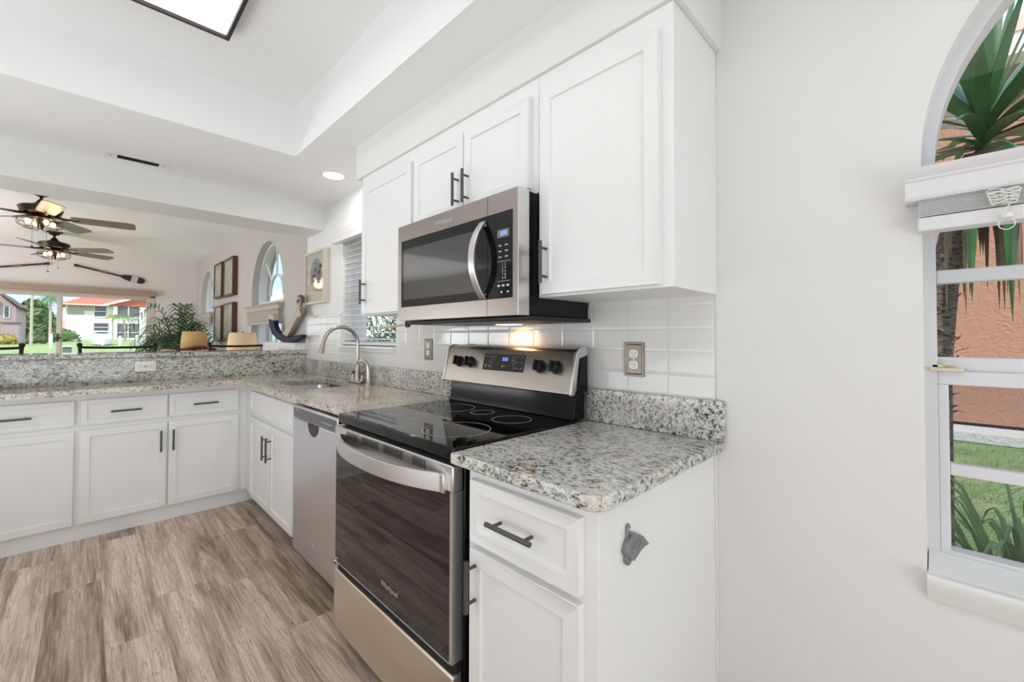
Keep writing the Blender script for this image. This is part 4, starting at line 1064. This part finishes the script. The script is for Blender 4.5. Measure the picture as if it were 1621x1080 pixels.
for x in (-.62, -.30):
    MB().tube([(x, 6.05, 0), (x, 6.05, 1.07)], .018, 8).build('back_post', 'wood_brown', t)
MB().box(-.65, -.27, 5.66, 6.08, .42, .46).build('seat', 'wood_brown', t, bevel=.01)
for x in (-.62, -.30): MB().tube([(x, 5.69, 0), (x, 5.69, .42)], .018, 8).build('leg', 'wood_brown', t)

# potted palm
def frond(mb, base, az, length, rise, droop, width, nleaf=16, leaflen=.22, rnd=random):
    d = Vector((math.cos(az), math.sin(az), 0)); pts = []
    for i in range(nleaf+1):
        s = i/nleaf; pts.append(Vector(base)+d*length*s*(.55+.45*s)+Vector((0, 0, rise*math.sin(min(1.0, s*1.15)*PI*.56)-droop*s**2.6)))
    mb.tube(pts[::2], [.006*(1-.7*k/len(pts[::2])) for k in range(len(pts[::2]))], 5)
    side = Vector((-d.y, d.x, 0))
    for i in range(2, nleaf+1):
        tn = (pts[i]-pts[i-1]).normalized(); l = leaflen*(1-abs(i/nleaf-.5)*1.0)+.05
        for sg in (-1, 1):
            e = (side*sg*.75+tn*.65+Vector((0, 0, .10))).normalized()
            q0 = pts[i]; q1 = q0+e*l*.5; q2 = q0+e*l+Vector((0, 0, -l*(.35+rnd.random()*.25)))
            mb.leaf([q0, q1, q2], width, tn.cross(e).cross(e).normalized())
t = empty('potted_palm', (-.47, 7.32, 0), 'leafy green potted palm standing left of the far arched window', 'plant')
MB().lathe([(.13, .0), (.17, .02), (.21, .40), (.225, .42), (.20, .42), (.19, .38)], (-.47, 7.32, 0), 24).build('planter', 'pot', t)
MB().cyl((-.47, 7.32, .36), (-.47, 7.32, .385), .188, 20).build('soil', 'soil', t)
rnd = random.Random(11)
mb = MB()
for k in range(6):
    a_ = k*1.05; mb.tube([(-.47+.05*math.cos(a_), 7.25+.05*math.sin(a_), .38), (-.47+.09*math.cos(a_), 7.25+.09*math.sin(a_), .95)], [.014, .009], 7)
mb.build('stem', 'palm', t)
for k in range(38):
    az = k*2.4+rnd.random()*.3; top = .72+.25*rnd.random()
    b_ = (-.47+.09*math.cos(az), 7.25+.09*math.sin(az), .85+.22*rnd.random())
    ln = .34+.16*rnd.random() if math.cos(az) > .2 else .40+.14*rnd.random()
    mb = MB(); frond(mb, b_, az, ln, .22+.62*rnd.random(), .22+.35*rnd.random(), .018, 15, .17, rnd)
    if max(v.co.x for v in mb.bm.verts) > -.03: mb.bm.free(); continue
    mb.build('frond', 'palm', t)

# ============================================================ OUTDOORS
gr = MB(); rows = []
for j in range(0, 41):
    y = -30+j*5; rows.append([(x, y, -.06+max(0, (y-18))*.0095 if y < 100 else .72) for x in (-140, -80, -40, -20, -10, .25, 12, 30, 60, 120)])
gr.grid(rows)
# open out the footprint of the room: lawn lies below the floor slab there
o = gr.build('lawn', 'grass'); tag(o, 'green lawn around the house', 'grass', kind='stuff')
# blades of grass near the window at right
mb = MB(); rnd = random.Random(2)
for k in range(5200):
    x = .6+rnd.random()**1.3*6.0; y = -1.3+rnd.random()*1.9*(x/6+.5); h_ = .03+.04*rnd.random(); a_ = rnd.random()*6.3
    v = [mb.bm.verts.new(p) for p in ((x-.003*math.cos(a_), y-.003*math.sin(a_), -.06), (x+.003*math.cos(a_), y+.003*math.sin(a_), -.06), (x+.02*math.cos(a_*3), y+.02*math.sin(a_*3), -.06+h_))]
    mb.bm.faces.new(v)
o = mb.build('grass_blades', 'strap'); tag(o, 'short grass blades on the lawn outside the right window', 'grass', kind='stuff')

# neighbouring peach house on the right
t = empty('neighbor_house', (9, -3, 0), 'peach stucco neighbouring house seen through the window at right', 'house')
MB().box(7.0, 12, -16, 6, .10, 4.75).build('wall', 'peach', t)
MB().box(6.7, 12.3, -16.3, 6.3, 4.75, 4.83).build('soffit', 'whitefar', t)
MB().box(6.62, 6.70, -16.3, 6.3, 4.72, 4.98).build('fascia', 'whitefar', t)
MB().prism([(6.6, -16.4, 4.98), (12.4, -16.4, 4.98), (9.5, -16.4, 6.6)], (0, 22.8, 0)).build('roof', 'orangeroof', t)
MB().box(6.35, 7.0, -16, 6, -.05, .06).build('concrete_strip', 'concrete', t)
t = empty('white_villa', (9, 20, 0), 'white neighbouring villa seen through the kitchen blind', 'house')
MB().box(6.8, 12, 12.5, 25, -.05, 5.2).build('wall', 'whitefar', t)
MB().prism([(6.3, 12, 5.2), (12.5, 12, 5.2), (9.5, 12, 6.8)], (0, 13.5, 0)).build('roof', 'orangeroof', t)

# yucca outside the right window
t = empty('yucca_tree', (1.25, -.03, -.06), 'tall yucca with sword leaves and a shaggy trunk outside the arched window', 'plant')
rnd = random.Random(4)
MB().tube([(1.28, .03, -.06), (1.26, .015, .6), (1.25, .008, 1.1), (1.24, -.015, 1.45), (1.22, -.07, 1.75), (1.20, -.12, 1.98)], [.07, .056, .050, .050, .048, .04], 12).build('trunk', 'bark', t)
mb = MB()
for k in range(70):
    z = .9+rnd.random()*.75; a_ = rnd.random()*6.3; c_ = Vector((1.25, .0, z)); d = Vector((math.cos(a_), math.sin(a_), 0))
    mb.leaf([c_+d*.05, c_+d*.062+Vector((0, 0, .01)), c_+d*(.07+.02*rnd.random())+Vector((0, 0, .03*rnd.random()))], .03, (-d.y, d.x, 0))
mb.build('trunk_scales', 'bark', t)
cr_ = Vector((1.20, -.14, 2.0))
for k in range(95):
    az = rnd.random()*2*PI; el = math.radians(rnd.choice([75, 60, 48, 35, 20, 8, -5, -20])+rnd.random()*12); L = .50+.28*rnd.random()
    d = Vector((math.cos(az)*math.cos(el), math.sin(az)*math.cos(el), math.sin(el))); sd = Vector((-math.sin(az), math.cos(az), .15*(rnd.random()-.5)))
    st = cr_+Vector((0, 0, .12*math.sin(el)))
    if d.x < -.5: L *= .85
    pts = [st+d*L*s_-Vector((0, 0, L*.35*s_**2.2*math.cos(el))) for s_ in (0, .15, .3, .5, .7, .85, 1)]
    if min(p.x for p in pts) < .62: continue
    MB().leaf(pts, .028+.032*rnd.random(), sd, .10).build('leaf', 'yucca', t)
for (az, L, dr) in ((2.9, .62, 1.), (3.4, .70, 1.), (-1.7, .62, 1.1), (-1.2, .70, 1.0), (-2.1, .5, 1.2), (-1.5, .56, 1.4)):
    d = Vector((math.cos(az), math.sin(az), 0)); sd = Vector((-d.y, d.x, 0)); st = cr_-Vector((0, 0, .06))
    pts = [st+d*(.20*math.sin(min(1, s_*1.6)*PI/2))+Vector((0, 0, .05*s_-L*s_**1.7)) for s_ in (0, .12, .25, .4, .6, .8, 1)]
    MB().leaf(pts, .062, sd, .12).build('hanging_leaf', 'yucca', t)
for k in range(34):
    az = rnd.random()*2*PI; d = Vector((math.cos(az), math.sin(az), 0)); L = .25+.35*rnd.random(); st = cr_-Vector((0, 0, .05+.12*rnd.random())); q = .09+.10*rnd.random()
    pts = [st+d*(q*math.sin(min(1, s_*1.8)*PI/2))+Vector((0, 0, -L*s_**1.3)) for s_ in (0, .15, .3, .5, .75, 1)]
    if min(p.x for p in pts) < .3: continue
    MB().leaf(pts, .018+.02*rnd.random(), (-d.y, d.x, 0), .1).build('dry_leaf', 'yucca_dry', t)
# strap-leaved clumps below the window
def clump(x, y, n_, L0, L1, label, seed, wd=.032):
    t = empty('strap_leaf_plant', (x, y, -.06), label, 'plant'); rnd = random.Random(seed)
    for k in range(n_):
        az = rnd.random()*2*PI; L = L0+(L1-L0)*rnd.random(); ln = .35+.75*rnd.random(); d = Vector((math.cos(az), math.sin(az), 0)); st = Vector((x, y, -.055))+d*.04
        pts = [st+d*(L*ln*s_**1.25)+Vector((0, 0, L*1.35*math.sin(s_*PI*.62)*(1-.35*s_))) for s_ in (0, .12, .25, .4, .55, .7, .85, 1)]
        if min(p.x for p in pts) < .24: continue
        MB().leaf(pts, wd*(.7+.5*rnd.random()), (-d.y, d.x, 0), .12).build('leaf', 'strap', t)
    return t
clump(.92, -.22, 80, .50, .80, 'strap-leaved plant nearest the window below the lower sash', 21, .019)
clump(1.95, -.62, 70, .45, .66, 'strap-leaved plant farther out on the grass beyond the lower sash', 22, .022)
t = empty('leaning_branch', (.95, -.38, -.06), 'grey slanting trunk low at the right behind the lower sash', 'trunk')
MB().tube([(.95, -.22, -.06), (.93, -.24, .3), (.90, -.28, .60), (.86, -.36, .95)], [.03, .028, .025, .02], 10).build('stem', 'bark', t)

# palm shrub outside the kitchen window
t = empty('palm_shrub', (1.15, 4.3, -.06), 'green palm shrub seen through the lower right of the kitchen blind', 'plant'); rnd = random.Random(8)
for k in range(34):
    az = k*2.4; b_ = (1.15+.1*math.cos(az), 4.3+.1*math.sin(az), .3+.6*rnd.random()); mb = MB()
    frond(mb, b_, az, .45+.25*rnd.random(), .45+.5*rnd.random(), .3, .026, 12, .30, rnd)
    if min(v.co.x for v in mb.bm.verts) < .22: mb.bm.free(); continue
    mb.build('frond', 'yucca', t)
MB().tube([(1.15, 4.3, -.06), (1.15, 4.3, .8)], .05, 8).build('stem', 'bark', t)

# cream two-storey house far beyond the lawn (y = 100)
HY = 100
t = empty('cream_house', (1, HY+3, .7), 'cream two-storey house with a red tile roof across the lawn', 'house')
MB().box(-4.15, 2.4, HY, HY+12, .6, 6.55).box(2.4, 11, HY+1.5, HY+12, .6, 6.6).build('wall', 'cream_stucco', t)
MB().prism([(-4.9, HY-.7, 6.5), (11.8, HY-.7, 6.5), (9.5, HY+6, 8.6), (-1.6, HY+6, 8.6)], (0, 0, .01))
rb = MB(); v = [rb.bm.verts.new(p) for p in ((-4.9, HY-.8, 6.5), (3.2, HY-.8, 6.5), (3.2, HY+12.8, 6.5), (-4.9, HY+12.8, 6.5), (-2.3, HY+3, 7.9), (3.2, HY+3, 7.9), (3.2, HY+9, 7.9), (-2.3, HY+9, 7.9))]
for f in ((0, 1, 5, 4), (2, 3, 7, 6), (3, 0, 4, 7), (4, 5, 6, 7), (1, 2, 6, 5), (3, 2, 1, 0)): rb.bm.faces.new([v[i] for i in f])
rb.build('roof', 'redroof', t)
MB().box(-4.9, 1.0, HY-.9, HY-.8, 6.38, 6.55).build('gutter', 'whitefar', t)
MB().prism([(.2, HY-1.2, 6.30), (5.4, HY-1.2, 8.2), (10.6, HY-1.2, 6.30), (10.6, HY-1.2, 6.65), (5.4, HY-1.2, 8.6), (.2, HY-1.2, 6.65)], (0, .4, 0)).build('gable_trim', 'whitefar', t)
MB().prism([(.6, HY-.75, 6.4), (5.4, HY-.75, 8.2), (10.2, HY-.75, 6.4)], (0, 8, 0)).build('gable_roof', 'redroof', t)
MB().box(-3.9, -1.95, HY-.06, HY, 4.85, 6.35).build('panel', 'tan_panel', t)
MB().box(-1.95, -.55, HY-.05, HY, 5.5, 6.35).build('panel', 'tan_panel', t)
for (x0, x1, z0, z1) in ((-.75, .65, 4.60, 6.30), (-.80, .95, 2.1, 3.45)):
    q = MB().box(x0-.1, x1+.1, HY-.12, HY-.01, z0-.18, z0).box(x0-.08, x0, HY-.12, HY, z0, z1).box(x1, x1+.08, HY-.12, HY, z0, z1).box(x0-.08, x1+.08, HY-.12, HY, (z0+z1)/2-.05, (z0+z1)/2+.05).build('window', 'whitefar', t)
    MB().box(x0, x1, HY-.08, HY-.02, z0, z1).build('pane', 'darkpane', q)
MB().box(2.0, 4.9, HY-.55, HY-.5, 4.6, 7.0).box(2.0, 10, HY-.55, HY-.5, .95, 3.45).box(6.1, 10, HY-.55, HY-.5, 4.6, 6.8).build('porch_screen', 'porchscreen', t)
mb = MB()
for x in (3.45, 7.6): mb.box(x-.07, x+.07, HY-.65, HY-.55, .7, 6.9)
mb.box(2.0, 10, HY-.62, HY-.5, 3.45, 4.6).box(2.0, 10, HY-.64, HY-.55, 1.85, 1.95).box(2.0, 10, HY-.64, HY-.55, .7, .95).box(4.9, 6.1, HY-.7, HY-.5, .6, 7.2).box(1.5, 2.05, HY-.7, HY+1.5, .6, 6.9)
mb.build('porch_frame', 'cream_stucco', t)

# pink house at left (y = 70)
PY = 70
t = empty('pink_house', (-9, PY+4, .4), 'pink two-storey house with an orange roof at the left of the view', 'house')
mb = MB().box(-16, -6.95, PY, PY+10, .3, 4.4); mb.prism([(-11.3, PY, 4.4), (-6.95, PY, 4.4), (-8.2, PY, 5.75), (-9.2, PY, 5.75)], (0, 10, 0))
mb.build('wall', 'pink_stucco', t)
MB().prism([(-8.3, PY-.5, 5.95), (-8.1, PY-.5, 5.95), (-6.45, PY-.5, 4.35), (-6.62, PY-.5, 4.25)], (0, 11, 0)).build('rake_trim', 'bark', t)
MB().prism([(-16, PY-.6, 4.5), (-8.05, PY-.6, 4.5), (-8.0, PY+4, 6.6), (-16, PY+4, 6.6)], (0, .2, .25)).build('roof', 'orangeroof', t)
MB().box(-7.75, -6.6, PY-2, PY, .3, 2.55).build('annex', 'pink_stucco', t)
MB().box(-7.85, -6.5, PY-2.1, PY, 2.55, 2.68).build('annex_roof', 'bark', t)
q = MB().box(-7.85, -7.75, PY-.08, PY, 3.2, 4.4).box(-7.45, -7.38, PY-.08, PY, 3.2, 4.4).box(-7.85, -7.38, PY-.08, PY, 3.15, 3.22).build('window', 'whitefar', t)
MB().box(-7.75, -7.45, PY-.06, PY-.01, 3.22, 4.4).build('pane', 'darkpane', q)

def bush(x, y, z, w, d, h, label, mat='hedge', name='hedge', cat='shrub', seed=1, n_=260):
    rnd = random.Random(seed); t = empty(name, (x, y, z), label, cat); mb = MB()
    for k in range(n_):
        u = rnd.random()*2*PI; vv = math.acos(rnd.random()); rr = .8+.25*rnd.random()
        c_ = Vector((x+w/2*rr*math.sin(vv)*math.cos(u), y+d/2*rr*math.sin(vv)*math.sin(u), z+h*rr*math.cos(vv))); s_ = min(w, h)*.10*(.6+rnd.random())
        a1 = Vector((rnd.random()-.5, rnd.random()-.5, rnd.random()-.5)).normalized(); a2 = a1.orthogonal().normalized()
        vs = [mb.bm.verts.new(c_+a1*s_), mb.bm.verts.new(c_+a2*s_*.6), mb.bm.verts.new(c_-a1*s_), mb.bm.verts.new(c_-a2*s_*.6)]; mb.bm.faces.new(vs)
    mb.ball((x, y, z+h*.45), 1, (w*.42, d*.42, h*.45)); mb.build('foliage', mat, t, smooth=False); return t
bush(-7.25, 66, .38, 1.8, 1.5, 1.05, 'yellow and red leaved shrub by the pink house annex', 'croton', 'croton_shrub', seed=3)
bush(-5.25, 66, .45, 1.5, 1.5, 1.5, 'dark rounded hedge right of the pink house annex', seed=4)
bush(-4.0, 80, .5, 4.0, 2, 1.7, 'long low hedge behind the tall palm trunks', seed=5)
bush(-6.6, 86, .55, 4.2, 4, 5.4, 'dense green tree right of the pink house', 'treegreen', 'broadleaf_tree', 'tree', 6, 500)
bush(-7.4, 106, .6, 3.6, 4, 4.2, 'green tree mass left of the cream house', 'treegreen', 'broadleaf_tree', 'tree', 7, 500)
bush(-7.5, 118, .6, 5, 4, 5.2, 'distant tree behind the palm trunks', 'treegreen', 'broadleaf_tree', 'tree', 9, 400)
def palm(x, y, z0, z1, r, label, crown=1.6, seed=1, n_=18, mat='palm_out', bend=0., leaf=.09):
    t = empty('palm_tree', (x, y, z0), label, 'palm tree'); rnd = random.Random(seed)
    MB().tube([(x, y, z0), (x+bend*.3, y, z0+(z1-z0)*.5), (x+bend, y, z1)], [r*1.15, r, r*.85], 10).build('trunk', 'palmbark', t)
    for k in range(n_):
        az = k*2.4; mb = MB(); frond(mb, (x+bend, y, z1), az, crown*(.8+.3*rnd.random()), crown*(.1+.5*rnd.random()), crown*.5, leaf, 9, crown*.4, rnd)
        mb.build('frond', mat, t)
palm(-5.20, 60, .35, 9.5, .10, 'tall pale palm trunk nearest the pink house', 2.2, 1)
palm(-4.75, 77.5, .5, 10.5, .10, 'tall slim pale palm trunk in the middle of the group', 2.2, 2)
palm(-4.10, 62, .4, 4.9, .10, 'shorter palm with a ragged crown left of the door post', .9, 3)
palm(2.4, 84, .6, 3.7, .12, 'leaning young palm in front of the screened porch', 1.5, 5, 14, bend=-.2)
palm(5.1, 80, .6, 3.6, .10, 'twin-trunked palm before the right end of the porch', 1.6, 6, 14, bend=.2)
palm(1.15, 88, .6, 4.2, .10, 'slender palm with drooping yellow fronds at the house corner', .9, 7, 12, 'croton')
# pine-like tree
t = empty('pine_tree', (-5.9, 95, .6), 'tall open pine tree against the sky', 'tree'); rnd = random.Random(12)
MB().tube([(-6.0, 95, .6), (-5.9, 95, 9.5)], [.22, .08], 8).build('trunk', 'bark', t)
mb = MB()
for k in range(520):
    z = 3.5+6*rnd.random(); a_ = rnd.random()*6.3; rr = 2.4*rnd.random()**.6*(1-.4*(z-3.5)/6); c_ = Vector((-5.9+rr*math.cos(a_), 95+rr*math.sin(a_), z+.3*math.sin(a_*5)))
    if math.sin(z*5+a_*2) < .1: continue
    s_ = .14; vs = [mb.bm.verts.new(c_+Vector(((rnd.random()-.5)*s_*3, (rnd.random()-.5)*s_*3, (rnd.random()-.5)*s_*1.6))) for _ in range(3)]; mb.bm.faces.new(vs)
mb.build('needles', 'treegreen', t, smooth=False)
# distant low house
t = empty('distant_house', (-6, 130, .7), 'low distant house with a pale roof between the trees', 'house')
MB().box(-13, -1, 130, 138, .7, 3.0).build('wall', 'whitefar', t)
MB().prism([(-14, 129, 3.0), (0, 129, 3.0), (-2, 133, 4.4), (-12, 133, 4.4)], (0, .3, .3)).build('roof', 'orangeroof', t)
# boat, posts
t = empty('motor_boat', (-.4, 60, .3), 'white motor boat with a hard top moored beyond the lawn', 'boat')
mb = MB(); rows = []
for (y, hw, z) in ((57.5, .12, 1.0), (58.4, .55, 1.0), (60, .95, .92), (63, 1.05, .85)):
    rows.append([(-.42-hw, y, z), (-.42-hw*.75, y, .42), (-.42, y, .30), (-.42+hw*.75, y, .42), (-.42+hw, y, z), (-.42, y, z+.10), (-.42-hw, y, z)])
mb.grid(rows); mb.bm.faces.new([mb.bm.verts.new(p) for p in rows[-1][:-1]]); mb.bm.faces.new([mb.bm.verts.new(p) for p in rows[0][:-1]])
mb.build('hull', 'boat', t)
MB().prism([(-1.15, 60, .95), (.31, 60, .95), (.0, 60.4, 1.62), (-.84, 60.4, 1.62)], (0, 2, 0)).build('cabin', 'boat', t)
MB().box(-1.12, .28, 60.0, 62.6, 1.68, 1.80).build('hard_top', 'boat', t, bevel=.04)
MB().prism([(-.80, 60.34, 1.54), (-.04, 60.34, 1.54), (-.02, 60.38, 1.66), (-.82, 60.38, 1.66)], (0, .04, 0)).build('windshield', 'darkpane', t)
def post(x, y, z0, z1, r, label, mat='whitefar', name='mooring_post'):
    o = MB().lathe([(r, z0), (r, z1-.08), (r*.2, z1)], (x, y, 0), 10).build(name, mat); tag(o, label, 'post')
post(.85, 58, .3, 1.30, .12, 'white mooring post just right of the boat')
post(2.15, 58, .3, 1.38, .14, 'white mooring post second right of the boat')
post(2.65, 60, .3, 1.42, .14, 'white mooring post rightmost of the three by the boat')
post(-3.5, 50, .25, 1.45, .09, 'slim white post standing on the lawn left of the door post')
o = MB().box(-2.03, -1.80, 22, 22.25, -.02, .85).build('dock_pedestal', flat('grey pedestal', (.16, .18, .17), .6)); tag(o, 'grey utility pedestal with a white cap on the lawn', 'utility box')
MB().prism([(-2.05, 21.96, .85), (-1.78, 21.96, .85), (-1.78, 21.96, .895), (-1.92, 21.96, .91), (-2.05, 21.96, .87)], (0, .33, 0)).build('cap', 'whitefar', o)

bpy.context.view_layer.update()
